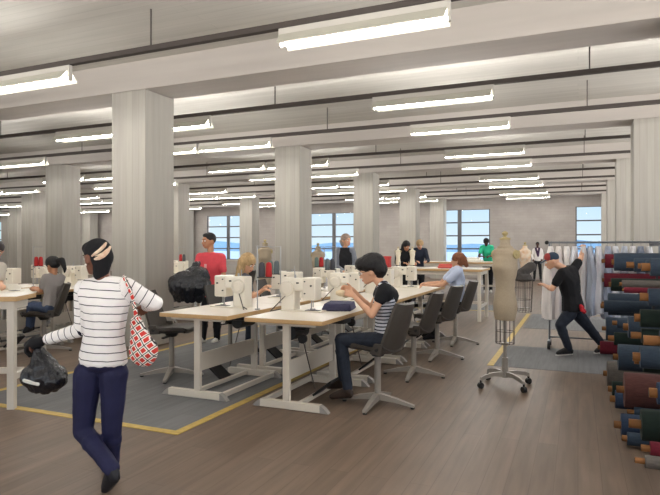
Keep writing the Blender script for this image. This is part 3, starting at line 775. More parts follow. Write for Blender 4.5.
# black plastic bag in her hand
c = P(44, 372, 4.0); top = wr + dr * .05 - UP * .045
t = thing('plastic_bag', 'knotted black plastic bag hanging from the gloved hand of the walking woman', 'bag', c)
b = bm_(); ball(b, c - UP * .03, (.16, .125, .10), 3, Matrix((RIGHT, AHEAD, UP)).transposed()); ball(b, c + V(.03, 0, -.05), (.14, .11, .085), 3); lobes(b, top - UP * .04, c - UP * .03, .125, .095, .10, 13, .018, .03, 3); cap(b, c + UP * .02, .10, top - UP * .03, .04); cap(b, top - UP * .03, .045, top, .022)
skin('bag_body', b, PLASTIC, t, .008, c, 2, .02, .06)
bag = [o for o in COL.objects if o.parent == t][0]
b = bm_(); pts = stick(bag, c, [(24, 380.5), (31, 382.5), (38, 384)])
for a, q in zip(pts, pts[1:]): hull(b, sph(a, (.016, .005, .013)) + sph(q, (.016, .005, .013)))
obj('pale_patch', b, M_PAPER, t, True, c)
b = bm_(); cap(b, top - UP * .005, .022, top + UP * .012 + dr * .02, .02); obj('knot', b, PLASTIC, t, True, c)
# plaid tote
c = P(143, 340, 3.78)
t = thing('tote_bag', 'red and white plaid tote bag on the walking woman\'s right shoulder', 'bag', c)
b = bm_(); MM = Matrix((RIGHT, AHEAD, UP)).transposed()
hull(b, sph(P(142, 350, 3.79), (.085, .075, .10), 2, MM) + sph(P(136, 322, 3.80), (.035, .05, .05), 2, MM)); ball(b, P(144, 351, 3.78), (.092, .08, .105), 3, MM)
skin('bag_body', b, plaid_mat('red_plaid'), t, .01, c, 3, .02, .06)
b = bm_(); pts = [P(137, 324, 3.74), P(135, 308, 3.745), P(131, 292, 3.755), P(126, 280, 3.80), P(124, 277, 3.87), P(126, 282, 3.95)]
for a, q in zip(pts, pts[1:]): hull(b, sph(a, (.016, .006, .016), 1, MM) + sph(q, (.016, .006, .016), 1, MM))
skin('strap', b, MATS['red_plaid'], t, .006, c, 1)

# --- the seated woman at the nearest right table
def PY(u, v, y):
    k = (u - 330) / 574; d = y / (k * S_ + C_); return P(u, v, d)
yc = 5.55
j = dict(shL=PY(385, 290, 5.38), shR=PY(383, 287, 5.72), pel=PY(386, 337, yc), elL=PY(372, 315, 5.33), wrL=PY(353, 295, 5.45), elR=PY(371, 309, 5.8), wrR=PY(353, 290, 5.7),
         hpL=PY(384, 341, 5.45), hpR=PY(383, 341, 5.65), knL=PY(341, 340, 5.42), anL=PY(348, 390, 5.4), toL=PY(333, 396, 5.4), knR=PY(341, 339, 5.68), anR=PY(343, 381, 5.7), toR=PY(329, 386, 5.7), bw=.95)
h = head_frame(PY(371, 270, 5.55), Vector((-1, -.12, -.22)), 0, 1.14)
t, rt = build_person('person', 'seated woman with full black hair and striped white top, stitching by hand', (-1.9, yc), j, 'fair', h, .008, 1.0,
    stripe_mat('white_navy_stripe', (206, 208, 216), (34, 36, 56), .034, .36), JEANS, BROWNSH, sleeve='none', hem=.05, boots=True, curl=(.75, .8), cloth=('striped_top', 'jeans'),
    hdir={'L': Vector((-1, .25, .25)), 'R': Vector((-1, -.25, .2))}, pal={'L': Vector((0, 1, -.2)), 'R': Vector((0, -1, -.2))})
b = bm_()
for k in 'LR':
    sh, el = j['sh' + k], j['el' + k]; cap(b, sh, .075, sh + (el - sh) * .34, .066)
shm = (j['shL'] + j['shR']) / 2; hull(b, sph(j['shL'] + Vector((0, 0, -.01)), .078, 2) + sph(j['shR'] + Vector((0, 0, -.01)), .078, 2) + sph(shm + Vector((.03, -.07, -.08)), .105, 2) + sph(shm + Vector((.03, .07, -.08)), .105, 2))
skin('black_yoke', b, BLKCL, t, .009, rt, 2)
b = bm_(); ball(b, h.at(0, -.02, .058), (.125, .142, .112), 3, h.M); ball(b, h.at(0, .06, .068), (.105, .085, .075), 3, h.M); ball(b, h.at(0, -.08, .0), (.105, .08, .10), 3, h.M); ball(b, h.at(0, -.07, -.055), (.07, .05, .045), 3, h.M)
skin('hair', b, H_BLACK, t, .009, rt, 2, .015, .05)
b = bm_()
for q in (-1, 1):
    for k in range(12):
        a, c = 2 * PI * k / 12, 2 * PI * (k + 1) / 12
        cyl(b, h.at(q * .033 + .024 * math.cos(a), .102, -.012 + .018 * math.sin(a)), h.at(q * .033 + .024 * math.cos(c), .102, -.012 + .018 * math.sin(c)), .0025, None, 6)
    cyl(b, h.at(q * .057, .1, -.008), h.at(q * .08, 0, -.008), .0025, None, 6)
cyl(b, h.at(-.01, .103, -.01), h.at(.01, .103, -.01), .0025, None, 6)
obj('glasses', b, M_BLACK, t, False, rt)
b = bm_(); mid = (j['wrL'] + j['wrR']) / 2 + Vector((-.14, 0, -.01)); ball(b, mid, (.05, .06, .035), 3); ball(b, mid + Vector((.05, .04, -.02)), (.045, .05, .03), 3)
tag(skin('sewing_piece', b, mat('cream_cloth', (222, 202, 168), .9), None, .008, None, 2, .02, .03), 'small bunched cream cloth held in the seated woman\'s hands', 'cloth')
# folded navy cloth beside her
b = bm_(); MM = Matrix.Translation((-2.47, 6.0, TZ)) @ Matrix.Rotation(R(12), 4, 'Z')
for k, (a, c) in enumerate(((0, .032), (.030, .06), (.058, .085))): box(b, -.17 + .012 * k, .16 - .006 * k, -.2, .2 - .02 * k, a, c, MM, .012)
tag(skin('folded_cloth', b, mat('navy_cloth', (72, 72, 98), .95, var=.1, scale=20), None, .01, None, 2, .01, .06), 'folded navy cloth on the nearest right table beside the machine', 'cloth')

# --- man in the red T-shirt with a black bag
d = 9.7
j = dict(shL=P(200, 257, d), shR=P(221.5, 257.5, d - .05), pel=P(212, 294, d), elL=P(195, 275, d - .15), wrL=P(201, 285, d - .38), elR=P(224, 278, d - .1), wrR=P(216, 289, d - .32),
         hpL=P(208, 300, d), hpR=P(217, 300, d), knL=P(204, 320, d - .1), anL=P(203, 338, d), toL=P(197, 341, d - .12), knR=P(217, 321, d), anR=P(217, 339, d + .1), toR=P(213, 342, d - .05), bw=1.08)
h = head_frame(P(209, 239.8, d), V(-.75, -.65, -.05), 0, 1.2)
t, rt = build_person('person', 'man in a red T-shirt carrying a big black bin bag', (j['pel'].x, j['pel'].y), j, 'tan', h, .011, 1.08, mat('red_tee', (222, 80, 90), .9, var=.08, scale=12), BLKCL, WHSH, cloth=('t_shirt', 'trousers'))
b = bm_(); hair_cap(b, h, 1.0, 0, .03); ball(b, h.at(0, .04, .065), (.066, .058, .038), 3, h.M); skin('hair', b, H_BLACK, t, .01, rt, 2)
b = bm_(); f = V(-.35, -.93, 0)
c = (j['shL'] + j['shR']) / 2 + f * .155 - UP * .14
for k in range(3): box(b, -.03 + .02 * k, -.02 + .02 * k, -.004, .004, -.06, .03, Matrix.Translation(c) @ Matrix.Rotation(R(-10), 4, 'Z'))
obj('shirt_print', b, mat('print_pale', (232, 180, 182), .9), t, sub=rt)
c = P(190, 283, d - .62)
t = thing('bin_bag', 'big bulging black bin bag held by the man in red', 'bag', c)
b = bm_(); MM = Matrix((RIGHT, AHEAD, UP)).transposed(); ball(b, c + V(-.02, 0, -.04), (.33, .25, .24), 3, MM); ball(b, c + V(.12, .05, .1), (.18, .17, .17), 3, MM); lobes(b, P(195, 267, d - .5), c + V(-.02, 0, -.04), .29, .22, .24, 15, .05, .062, 5)
skin('bag_body', b, PLASTIC, t, .012, c, 1, .05, .12)
b = bm_(); cap(b, P(196, 266, d - .5), .07, P(199, 263, d - .42), .03); skin('gathered_neck', b, PLASTIC, t, .01, c, 1, .03, .03)

# --- woman with long fair hair at the second left table
d = 8.35
j = dict(shL=P(239, 277, d + .15), shR=P(247, 279, d - .2), pel=P(226, 311, d), elL=P(255, 296, d + .05), wrL=P(266, 287, d - .3), elR=P(251, 297, d - .38), wrR=P(262, 291, d - .55),
         hpL=P(226, 314, d + .1), hpR=P(227, 315, d - .1), knL=P(252, 318, d - .05), anL=P(250, 346, d - .05), toL=P(258, 350, d - .15), knR=P(251, 319, d - .25), anR=P(248, 348, d - .25), toR=P(256, 353, d - .35), bw=.92)
h = head_frame(P(248, 262, d - .05), V(.8, -.45, -.45), 0, 1.15)
t, rt = build_person('person', 'woman with long fair hair bending over the second left table', (j['pel'].x, j['pel'].y), j, 'fair', h, .011, 1.0, mat('grey_top', (86, 88, 98), .9), JEANS, BLKSH, cloth=('top', 'jeans'))
b = bm_(); hair_cap(b, h, 1.12, 0, -.02); cap(b, h.at(.02, -.05, 0), .085, h.at(.06, -.02, -.2), .06); cap(b, h.at(-.05, -.04, 0), .075, h.at(-.08, .0, -.22), .05); skin('hair', b, H_FAIR, t, .011, rt, 2, .02, .04)

# --- woman in pale blue on the fourth right chair
yc = 9.62
j = dict(shL=PY(459, 271, yc - .17), shR=PY(455, 270, yc + .17), pel=PY(458, 303, yc), elL=PY(443, 285, yc - .2), wrL=PY(427, 285, yc - .1), elR=PY(441, 283, yc + .2), wrR=PY(428, 283, yc + .1),
         hpL=PY(457, 307, yc - .1), hpR=PY(456, 307, yc + .1), knL=PY(432, 308, yc - .12), anL=PY(434, 334, yc - .12), toL=PY(425, 338, yc - .12), knR=PY(432, 307, yc + .12), anR=PY(432, 332, yc + .12), toR=PY(424, 335, yc + .12))
h = head_frame(PY(458, 259.5, yc), Vector((-1, .1, .0)), 0, 1.1)
t, rt = build_person('person', 'woman in a pale blue shirt seated at the far end of the right-hand run', (-1.9, yc), j, 'fair', h, .011, 1.05, mat('pale_blue_shirt', (196, 208, 234), .9), BLKCL, BLKSH, hem=-.15, cloth=('shirt', 'trousers'))
b = bm_(); hair_cap(b, h, 1.1, 0, -.01); cap(b, h.at(0, -.08, .01), .06, h.at(0, -.13, -.09), .035); skin('hair', b, H_AUBURN, t, .011, rt, 2, .015, .04)

# --- woman in the long grey coat
d = 11.6
j = dict(shL=P(338.5, 251, d + .03), shR=P(351.5, 251, d), pel=P(345, 282, d), elL=P(336, 267, d - .05), wrL=P(343, 271, d - .25), elR=P(356, 268, d), wrR=P(357, 283, d - .1),
         hpL=P(342, 287, d), hpR=P(348, 287, d), knL=P(341, 306, d - .08), anL=P(341, 324, d), toL=P(340, 326, d - .15), knR=P(348, 306, d), anR=P(349, 323, d + .1), toR=P(349, 326, d - .05))
h = head_frame(P(346, 239.5, d), V(.6, -.75, -.05), 0, 1.12)
t, rt = build_person('person', 'woman with grey hair in a long grey coat, standing by the window', (j['pel'].x, j['pel'].y), j, 'fair', h, .012, 1.02, mat('black_blouse', (30, 30, 34), .9), BLKCL, BLKSH, sleeve='long', cloth=('blouse', 'trousers'))
b = bm_(); st, top, shm, u, MM = stations(j, 1.02, .035); fr = V(0, -1, 0)
for side, k in ((-1, 'L'), (1, 'R')):
    o = RIGHT * side
    hull(b, sph(shm + o * .155 - UP * .02, .06) + sph(j['pel'] + o * .14 + UP * .2, .07) + sph(j['pel'] + o * .13 + AHEAD * .1 + UP * .3, .05))
    hull(b, sph(j['pel'] + o * .14 + UP * .2, .07) + sph(j['pel'] + o * .18 - UP * .28, .07) + sph(j['pel'] + o * .1 + AHEAD * .13 - UP * .28, .05) + sph(j['pel'] + o * .1 + AHEAD * .12 + UP * .2, .05))
    cap(b, j['sh' + k], .085, j['el' + k], .065); cap(b, j['el' + k], .065, j['el' + k] + (j['wr' + k] - j['el' + k]) * .9, .052)
hull(b, sph(shm + AHEAD * .08, (.17, .05, .05)) + sph(j['pel'] + AHEAD * .13 - UP * .28, (.15, .05, .05)))
skin('coat', b, mat('grey_coat', (118, 122, 132), .95, var=.08, scale=20), t, .014, rt, 3)
b = bm_(); hair_cap(b, h, 1.06, 0, -.05); ball(b, h.at(.0, -.12, -.04), .05, 2); skin('hair', b, mat('hair_grey', (150, 132, 118), .7, var=.25, scale=30), t, .012, rt, 2)

# --- two women behind the cutting table
def worker(px, d, lab, skin_k, shirt, hm, hx, sl='long', long_hair=True, top=241, lean=-3, bot=None):
    k = 574 / d
    def Q(r, z, dd=0): return FL(px, d + dd) + V(r, 0, z)
    H = EYE + (247.5 - top) * d / 574
    f = H / 1.75
    j = dict(shL=Q(.16 + hx * .6, 1.475 * f, -.16), shR=Q(-.17 + hx * .6, 1.47 * f, -.16), pel=Q(0, .95 * f), elL=Q(.22 + hx, 1.2 * f, -.33), wrL=Q(.14 + hx * 1.6, 1.19 * f, -.55), elR=Q(-.25 + hx, 1.19 * f, -.32), wrR=Q(-.12 + hx * 1.4, 1.19 * f, -.55),
             hpL=Q(.09, .90 * f), hpR=Q(-.09, .90 * f), knL=Q(.1, .48 * f), anL=Q(.1, .1), toL=Q(.11, .045, -.16), knR=Q(-.1, .48 * f), anR=Q(-.1, .1), toR=Q(-.11, .045, -.16))
    h = head_frame(Q(hx, H - .115, -.24), V(hx * 2 + .05, -.75, -.4), 0, 1.14)
    t, rt = build_person('person', lab, FL(px, d)[:2], j, skin_k, h, .014, 1.03 * f, shirt, BLKCL, BLKSH if bot is None else bot, sleeve=sl, cloth=('top', 'trousers'), detail=d < 16)
    b = bm_(); hair_cap(b, h, 1.08, 0, -.03 if long_hair else .03)
    if long_hair:
        cap(b, h.at(.05, -.04, -.02), .06, h.at(.075, 0, -.2), .045); cap(b, h.at(-.05, -.04, -.02), .06, h.at(-.075, 0, -.2), .045)
    skin('hair', b, hm, t, .014, rt, 2)
    return t
worker(401, 15.2, 'woman in black with long dark hair leaning over the cutting table', 'tan', BLKCL, H_BLACK, .14, top=241)
worker(418, 15.95, 'fair-haired person in dark clothes beside the woman in black', 'fair', mat('dark_blue_top', (40, 46, 60), .9), H_FAIR, .05, top=240, long_hair=False)
worker(488, 20.1, 'man in a green T-shirt working at the cutting table by the window', 'dark', mat('green_tee', (44, 176, 134), .9), H_BLACK, -.06, 'short', False, 238.5, bot=WHSH)
# --- person far away near the back wall
d = 27.0
def Q(r, z, dd=0): return FL(537.5, d + dd) + V(r, 0, z)
j = dict(shL=Q(.17, 1.5), shR=Q(-.17, 1.5), pel=Q(0, 1.0), elL=Q(.24, 1.25), wrL=Q(.2, 1.05, -.1), elR=Q(-.26, 1.25), wrR=Q(-.2, 1.05, -.1), hpL=Q(.09, .95), hpR=Q(-.09, .95), knL=Q(.13, .5), anL=Q(.15, .1), toL=Q(.16, .045, -.16), knR=Q(-.13, .5, -.1), anR=Q(-.15, .1), toR=Q(-.17, .045, -.16))
h = head_frame(Q(0, 1.76), V(-.3, -.95, 0), 0, 1.0)
t, rt = build_person('person', 'distant person in a white shirt and dark scarf near the back wall', Q(0, 0)[:2], j, 'dark', h, .018, 1.05, mat('white_shirt', (226, 220, 216), .9), BLKCL, BLKSH, sleeve='long', cloth=('shirt', 'trousers'), detail=False)
b = bm_(); hair_cap(b, h, 1.02, 0, .03); skin('hair', b, H_BLACK, t, .016, rt, 2)
b = bm_(); cap(b, Q(-.08, 1.56, -.1), .05, Q(.02, 1.2, -.17), .04); cap(b, Q(.08, 1.56, -.1), .05, Q(.03, 1.2, -.17), .04); skin('scarf', b, mat('purple_scarf', (64, 44, 70), .9), t, .016, rt, 2)

# --- man pushing the garment rack
d = 8.55
j = dict(shL=P(562, 273, d - .15), shR=P(573, 270, d + .1), pel=P(573, 308, d), elL=P(552, 289, d - .12), wrL=P(544, 285, d + .12), elR=P(581, 258, d + .2), wrR=P(583, 247, d + .6),
         hpL=P(570, 313, d - .06), hpR=P(577, 313, d + .06), knL=P(560, 325, d - .1), anL=P(569, 348.8, d - .05), toL=P(559, 352.6, d - .05), knR=P(590, 329, d + .1), anR=P(604, 346.6, d + .15), toR=P(597, 350.6, d + .12), bw=1.1)
h = head_frame(P(552, 260, d - .1), V(-.95, .25, -.3), .0, 1.05)
t, rt = build_person('person', 'man in a black T-shirt and cap pushing the garment rack', (j['pel'].x, j['pel'].y), j, 'fair', h, .01, 1.08, BLKCL, JEANS, mat('black_canvas_shoe', (30, 30, 32), .7), curl=(.4, .9), cloth=('t_shirt', 'jeans'))
b = bm_(); ball(b, h.at(0, -.01, .03), (.084, .1, .084), 3, h.M); cp = skin('cap', b, mat('navy_cap', (52, 66, 84), .9), t, .009, rt, 2)
b = bm_(); ball(b, h.at(0, .035, .045), (.082, .062, .072), 3, h.M); skin('cap_front', b, mat('red_cap', (156, 62, 60), .9), cp, .009, rt, 2)
b = bm_(); hull(b, sph(h.at(-.05, .08, .02), .01) + sph(h.at(.05, .08, .02), .01) + sph(h.at(-.035, .155, .0), .007) + sph(h.at(.035, .155, .0), .007)); obj('cap_peak', b, MATS['navy_cap'], cp, True, rt)
b = bm_(); c = P(581, 306, d - .17); hull(b, sph(c, .03) + sph(c + V(.06, .02, -.09), .03) + sph(c + V(.0, -.02, -.06), .025)); skin('red_cloth', b, mat('red_rag', (190, 40, 50), .9), t, .009, rt, 2, .02, .03)
for k in 'LR':
    an, to = j['an' + k], j['to' + k]
    b = bm_(); hull(b, sph(Vector((an.x, an.y, .012)) - (to - an).normalized() * .03 , (.035, .035, .012)) + sph(Vector((to.x, to.y, .012)) + (to - an).normalized() * .02, (.04, .04, .012))); obj('sole', b, WHSH, t, True, rt)

# --- woman with the ponytail on the left island
d = 8.85
j = dict(shL=P(46, 278, d - .1), shR=P(61, 278, d + .1), pel=P(52, 305, d), elL=P(41, 291, d - .05), wrL=P(35, 289, d + .25), elR=P(47, 291, d + .3), wrR=P(37, 288, d + .4),
         hpL=P(49, 308, d - .06), hpR=P(52, 309, d + .1), knL=P(31, 306, d + .05), anL=P(29, 327, d + .05), toL=P(25, 331, d - .02), knR=P(33, 305, d + .25), anR=P(31, 326, d + .25), toR=P(26, 329, d + .2), bw=.92)
h = head_frame(P(52.5, 264, d), V(-.85, .4, -.3), 0, 1.1)
t, rt = build_person('person', 'seated woman with a dark ponytail and grey top on the left', (j['pel'].x, j['pel'].y), j, 'tan', h, .01, .98, mat('grey_tee', (150, 144, 142), .9), mat('blue_jeans', (66, 78, 104), .9, var=.15, scale=18), BLKSH, cloth=('t_shirt', 'jeans'))
b = bm_(); hair_cap(b, h, 1.1, 0, .01); ball(b, h.at(0, .02, .06), (.075, .075, .05), 3, h.M)
cap(b, h.at(0, -.11, .02), .035, h.at(-.02, -.17, .0), .05); cap(b, h.at(-.02, -.17, 0), .05, h.at(-.03, -.18, -.12), .03); cap(b, h.at(-.03, -.18, -.12), .03, h.at(-.03, -.16, -.17), .014)
skin('hair', b, H_BLACK, t, .01, rt, 2)
b = bm_(); ball(b, h.at(0, -.115, .02), (.03, .02, .03), 2, h.M); obj('hair_tie', b, mat('pale_tie', (200, 180, 170), .8), t, True, rt)

# --- person cut by the left edge, behind the tall table
d = 7.9
def Q(u, v, dd=0): return P(u, v, d + dd)
j = dict(shL=Q(1, 267, -.1), shR=Q(-32, 268, .1), pel=Q(-22, 302), elL=Q(0, 284, -.15), wrL=Q(2, 285.5, -.45), elR=Q(-36, 286, -.1), wrR=Q(-12, 286, -.45),
         hpL=Q(-16, 305), hpR=Q(-28, 305), knL=Q(-15, 337), anL=Q(-15, 364), toL=Q(-13, 368.5, -.15), knR=Q(-29, 337), anR=Q(-29, 364), toR=Q(-29, 368.5, -.15), bw=1.05)
h = head_frame(Q(-3, 249, -.25), V(.45, -.7, -.45), 0, 1.05)
t, rt = build_person('person', 'person in a pale top at the left edge, bent over the tall table', (j['pel'].x, j['pel'].y), j, 'fair', h, .011, 1.05, mat('cream_top', (206, 198, 186), .9), BLKCL, BLKSH, cloth=('top', 'trousers'))
b = bm_(); hair_cap(b, h, 1.05, 0, .0); skin('hair', b, mat('hair_dark_brown', (48, 42, 42), .6), t, .01, rt, 2)
b = bm_(); vs = [b.verts.new(p) for p in (P(6, 284, 7.0), P(18, 283.5, 7.05), P(22, 291.5, 6.5), P(9, 292, 6.42))]
fc = b.faces.new(vs); bmesh.ops.solidify(b, geom=[fc], thickness=.004)
for v in b.verts: v.co.z = max(v.co.z, 1.124)
tag(obj('pattern_sheet', b, M_PAPER), 'white paper sheet on the tall table at the left edge', 'paper')
# ------------------------------------------------------------------ dress forms
FORM = [(.115, .0), (.125, .02), (.138, .10), (.142, .17), (.128, .27), (.112, .36), (.118, .44), (.138, .53), (.150, .60), (.146, .66), (.150, .72), (.158, .765), (.145, .80), (.095, .835), (.062, .865), (.056, .91), (.056, .925)]
def form_body(sc=1.0, depth=.80, fw=Vector((0, -1, 0))):
    b = bm_(); n = 36; rings = []
    pr = []
    for (r0, z0), (r1, z1) in zip(FORM, FORM[1:]):
        for k in range(3): t = k / 3; t2 = t * t * (3 - 2 * t); pr.append((r0 + (r1 - r0) * t2, z0 + (z1 - z0) * t))
    pr.append(FORM[-1])
    for r, z in pr:
        ring = []
        dp = depth + (.16 if z > .84 else 0)
        if .7 < z < .84: dp = depth - .14 * math.sin((z - .7) / .14 * PI)
        for i in range(n):
            a = 2 * PI * i / n; x = r * math.cos(a); y = r * math.sin(a) * dp
            bust = math.exp(-((z - .61) / .075) ** 2) * .032; f = max(0, -math.sin(a)) ** 2; lobes = math.exp(-((abs(x) - .065) / .05) ** 2)
            y -= bust * f * (.5 + .7 * lobes)
            y += .014 * math.exp(-((z - .15) / .12) ** 2) * max(0, math.sin(a))
            ring.append(b.verts.new((x * sc, y * sc, z * sc)))
        rings.append(ring)
    for A, B in zip(rings, rings[1:]):
        for i in range(n): b.faces.new((A[i], A[(i + 1) % n], B[(i + 1) % n], B[i]))
    b.faces.new(rings[0][::-1]); b.faces.new(rings[-1])
    return b
def dress_form(lab, loc, rz, zb=.76, sc=1.0, full=True, material=None, group='dress forms'):
    t = thing('dress_form', lab, 'dress form', loc, rz, group); Mt = material or M_LINEN
    o = obj('torso', form_body(sc), Mt, t, True); o.location.z = zb
    b = bm_(); lathe(b, [(.06 * sc, zb + .925 * sc), (.062 * sc, zb + .94 * sc), (.03 * sc, zb + .95 * sc), (.016 * sc, zb + .96 * sc), (.02 * sc, zb + .975 * sc), (.034 * sc, zb + .99 * sc), (.034 * sc, zb + 1.005 * sc), (.012 * sc, zb + 1.022 * sc)], 18); obj('neck_cap', b, M_LINEN2, t, True)
    for s in (-1, 1):
        b = bm_(); ax = Vector((s, -.12, .12)).normalized(); c = Vector((s * .145 * sc, 0, zb + .755 * sc)); cyl(b, c, c + ax * .016, .05 * sc, .05 * sc, 20); cyl(b, c + ax * .016, c + ax * .022, .018 * sc, .012 * sc, 12); obj('arm_plate', b, M_LINEN2, t, True)
    if full:
        for k in range(12):
            a = 2 * PI * k / 12; b = bm_(); p = Vector((.112 * math.cos(a), .092 * math.sin(a), 0)); cyl(b, p + UP * (zb - .27), p + UP * (zb + .01), .0035, None, 6); obj('cage_wire', b, M_ROD, t)
        for z in (zb - .27, zb - .13):
            b = bm_(); pts = [Vector((.112 * math.cos(2 * PI * k / 24), .092 * math.sin(2 * PI * k / 24), z)) for k in range(25)]; tube(b, pts, .0035, 6); obj('cage_hoop', b, M_ROD, t)
        b = bm_(); cyl(b, (0, 0, .14), (0, 0, zb + .01), .02, None, 14); obj('pole', b, M_CHBASE, t)
        b = bm_(); cyl(b, (0, 0, .1), (0, 0, .33), .04, .034, 16); cyl(b, (0, 0, zb - .29), (0, 0, zb - .26), .045, None, 14); obj('hub', b, M_CHBASE, t)
        for k in range(4):
            a = R(20 + 90 * k) - rz + YAW; e = Vector((math.cos(a), math.sin(a), 0)); q = Vector((-e.y, e.x, 0)); b = bm_()
            pr = [(0.02, .11, .17), (.16, .125, .17), (.27, .105, .15), (.33, .085, .125)]
            for (x0, l0, h0), (x1, l1, h1) in zip(pr, pr[1:]): hull(b, [e * x0 + q * s * .016 + UP * z for s in (-1, 1) for z in (l0, h0)] + [e * x1 + q * s * .014 + UP * z for s in (-1, 1) for z in (l1, h1)])
            lg = obj('leg', b, M_CHBASE, t)
            b = bm_(); c = e * .33 + UP * .034; cyl(b, c - q * .02, c + q * .02, .034, None, 14); cyl(b, c + UP * .03, c + UP * .06, .012, None, 8); obj('caster', b, M_BLACK, lg)
    else:
        b = bm_(); cyl(b, (0, 0, .02), (0, 0, zb + .01), .018, None, 10); obj('pole', b, M_CHBASE, t)
        b = bm_(); cyl(b, (0, 0, 0), (0, 0, .025), .14 * max(sc, .6), None, 20); obj('base', b, M_CHBASE, t)
    return t
dress_form('beige linen dress form on a grey wheeled stand, alone on the open floor', FL(505, 6.63), R(-30), .765)
p = FL(265, 13.0); dress_form('beige dress form far off behind the dark and red thread cones', p, R(20), .76, 1.0, False)
p = FL(318, 13.3); dress_form('beige dress form far off in front of the window, left of the coated woman', p, R(20), .68, 1.0, False)
p = Vector((-3.95, 13.6, 0)); dress_form('small cream dress form standing on the cutting table by the woman in black', (p.x, p.y - .35, 1.13), 0, .05, .43, False, mat('cream_form', (226, 218, 196), .9), 'small forms on the cutting table')
p = Vector((-3.6, 13.6, 0)); dress_form('small cream dress form on the cutting table, right of its twin', (p.x, p.y - .35, 1.13), R(25), .05, .43, False, MATS['cream_form'], 'small forms on the cutting table')
p = FL(525, 15.0); t = dress_form('cream dress form with a patterned waist, beyond the linen form', p, R(15), .72, 1.0, False, mat('patterned_form', (228, 220, 204), .9, c2=(214, 170, 130), scale=9))
# dark cloth bundle beside it
c = FL(523, 14.3)
t = thing('cloth_hamper', 'low wire hamper under a dark grey cloth, beyond the linen dress form', 'hamper', c)
b = bm_()
for k in range(16):
    a = 2 * PI * k / 16; cyl(b, c + Vector((.2 * math.cos(a), .2 * math.sin(a), .0)), c + Vector((.24 * math.cos(a), .24 * math.sin(a), .82)), .005, None, 5)
for z, r in ((.01, .2), (.3, .215), (.6, .23), (.82, .24)): tube(b, [c + Vector((r * math.cos(2 * PI * k / 20), r * math.sin(2 * PI * k / 20), z)) for k in range(21)], .005, 5)
obj('wire_basket', b, M_ROD, t, False, c)
b = bm_(); cap(b, c + V(-.14, 0, .9), .12, c + V(.2, 0, 1.12), .13); hull(b, sph(c + UP * .8, (.24, .24, .05), 2) + sph(c + UP * .9, (.2, .2, .06), 2)); skin('cloth', b, mat('dark_grey_cloth', (74, 70, 68), .95), t, .014, c, 2, .03, .08)

for x_, y_, lb in ((-9.0, 6.72, 'small black control box on the nearest table, far run of the left island'), (-9.02, 8.1, 'small black control box on the second table, far run of the left island')):
    t = thing('control_box', lb, 'control box', (x_, y_, TZ), R(25))
    b = bm_(); box(b, -.11, .11, -.03, .03, .03, .16, None, .008); box(b, -.07, .07, -.05, .05, 0, .032, None, .004); obj('case', b, M_BLACK, t)
    b = bm_(); box(b, -.08, .03, -.034, -.029, .055, .135); obj('panel', b, mat('grey_panel', (92, 94, 98), .4), t)
    b = bm_(); cyl(b, (.07, -.036, .1), (.07, -.029, .1), .014, None, 12); obj('dial', b, M_MACH, t)
# things on the far cutting tables and tables at left
p = P(443, 0, 12.75); b = bm_(); box(b, -.17, .17, -.11, .11, 0, .05, None, .02); box(b, -.15, .16, -.1, .1, .045, .1, None, .022)
o = skin('folded_fabric', b, mat('coral_fabric', (196, 92, 84), .95), None, .012, None, 2, .012, .06); o.location = (p.x, p.y + .3, 1.13); tag(o, 'folded coral red fabric on the cutting table behind the woman in pale blue', 'fabric')
p = P(386, 0, 13.6); b = bm_(); box(b, -.1, .1, -.1, .1, 0, .26, None, .01); box(b, -.105, .105, -.105, .105, .22, .265, None, .006); o = obj('storage_box', b, mat('red_box', (180, 54, 54), .7)); o.location = (p.x, p.y, 1.13); tag(o, 'small red box on the left end of the cutting table', 'box')
p = P(478, 0, 19.2); b = bm_(); box(b, -.4, .4, -.2, .2, 0, .06, None, .02); box(b, -.25, .3, -.15, .18, .05, .14, None, .03)
o = skin('white_fabric', b, M_PAPER, None, .02, None, 2, .03, .1); o.location = (p.x - .25, p.y + .1, 1.13); tag(o, 'heap of white fabric on the table in front of the man in green', 'fabric')
p = P(26, 286.5, 9.3); b = bm_(); box(b, -.14, .14, -.1, .1, 0, .03, None, .01); box(b, -.1, .13, -.09, .08, .028, .055, None, .01)
o = skin('folded_cloth', b, mat('olive_cloth', (110, 104, 80), .95), None, .009, None, 2, .01, .05); o.location = (-8.08, 6.75, TZ); tag(o, 'folded olive cloth on the table of the woman with the ponytail', 'cloth')

# ------------------------------------------------------------------ garment rack
GY = 9.85; GX0, GX1, GZ = -.42, 1.12, 1.68
t = thing('garment_rack', 'steel garment rack on casters hung with plastic-wrapped clothes', 'rack', ((GX0 + GX1) / 2, GY, 0)); rt = Vector(((GX0 + GX1) / 2, GY, 0))
M_RACK = mat('rack_steel', (120, 124, 130), .35, .6)
b = bm_(); cyl(b, (GX0 - .04, GY, GZ), (GX1 + .04, GY, GZ), .016, None, 12); obj('top_bar', b, M_RACK, t, True, rt)
for x in (GX0, GX1):
    b = bm_(); cyl(b, (x, GY, .12), (x, GY, GZ), .015, None, 12); obj('post', b, M_RACK, t, True, rt)
    b = bm_(); ball(b, (x - .04 if x < 0 else x + .04, GY, GZ), .034, 2); obj('finial', b, M_BLACK, t, True, rt)
    b = bm_(); box(b, x - .02, x + .02, GY - .25, GY + .25, .105, .135); obj('foot', b, M_RACK, t, False, rt)
    for dy in (-.22, .22):
        b = bm_(); cyl(b, (x - .02, GY + dy, .05), (x + .02, GY + dy, .05), .05, None, 16); cyl(b, (x, GY + dy, .05), (x, GY + dy, .11), .014, None, 8); obj('caster', b, M_BLACK, t, True, rt)
b = bm_(); cyl(b, (GX0, GY, .17), (GX1, GY, .17), .012, None, 10); obj('lower_bar', b, M_RACK, t, True, rt)
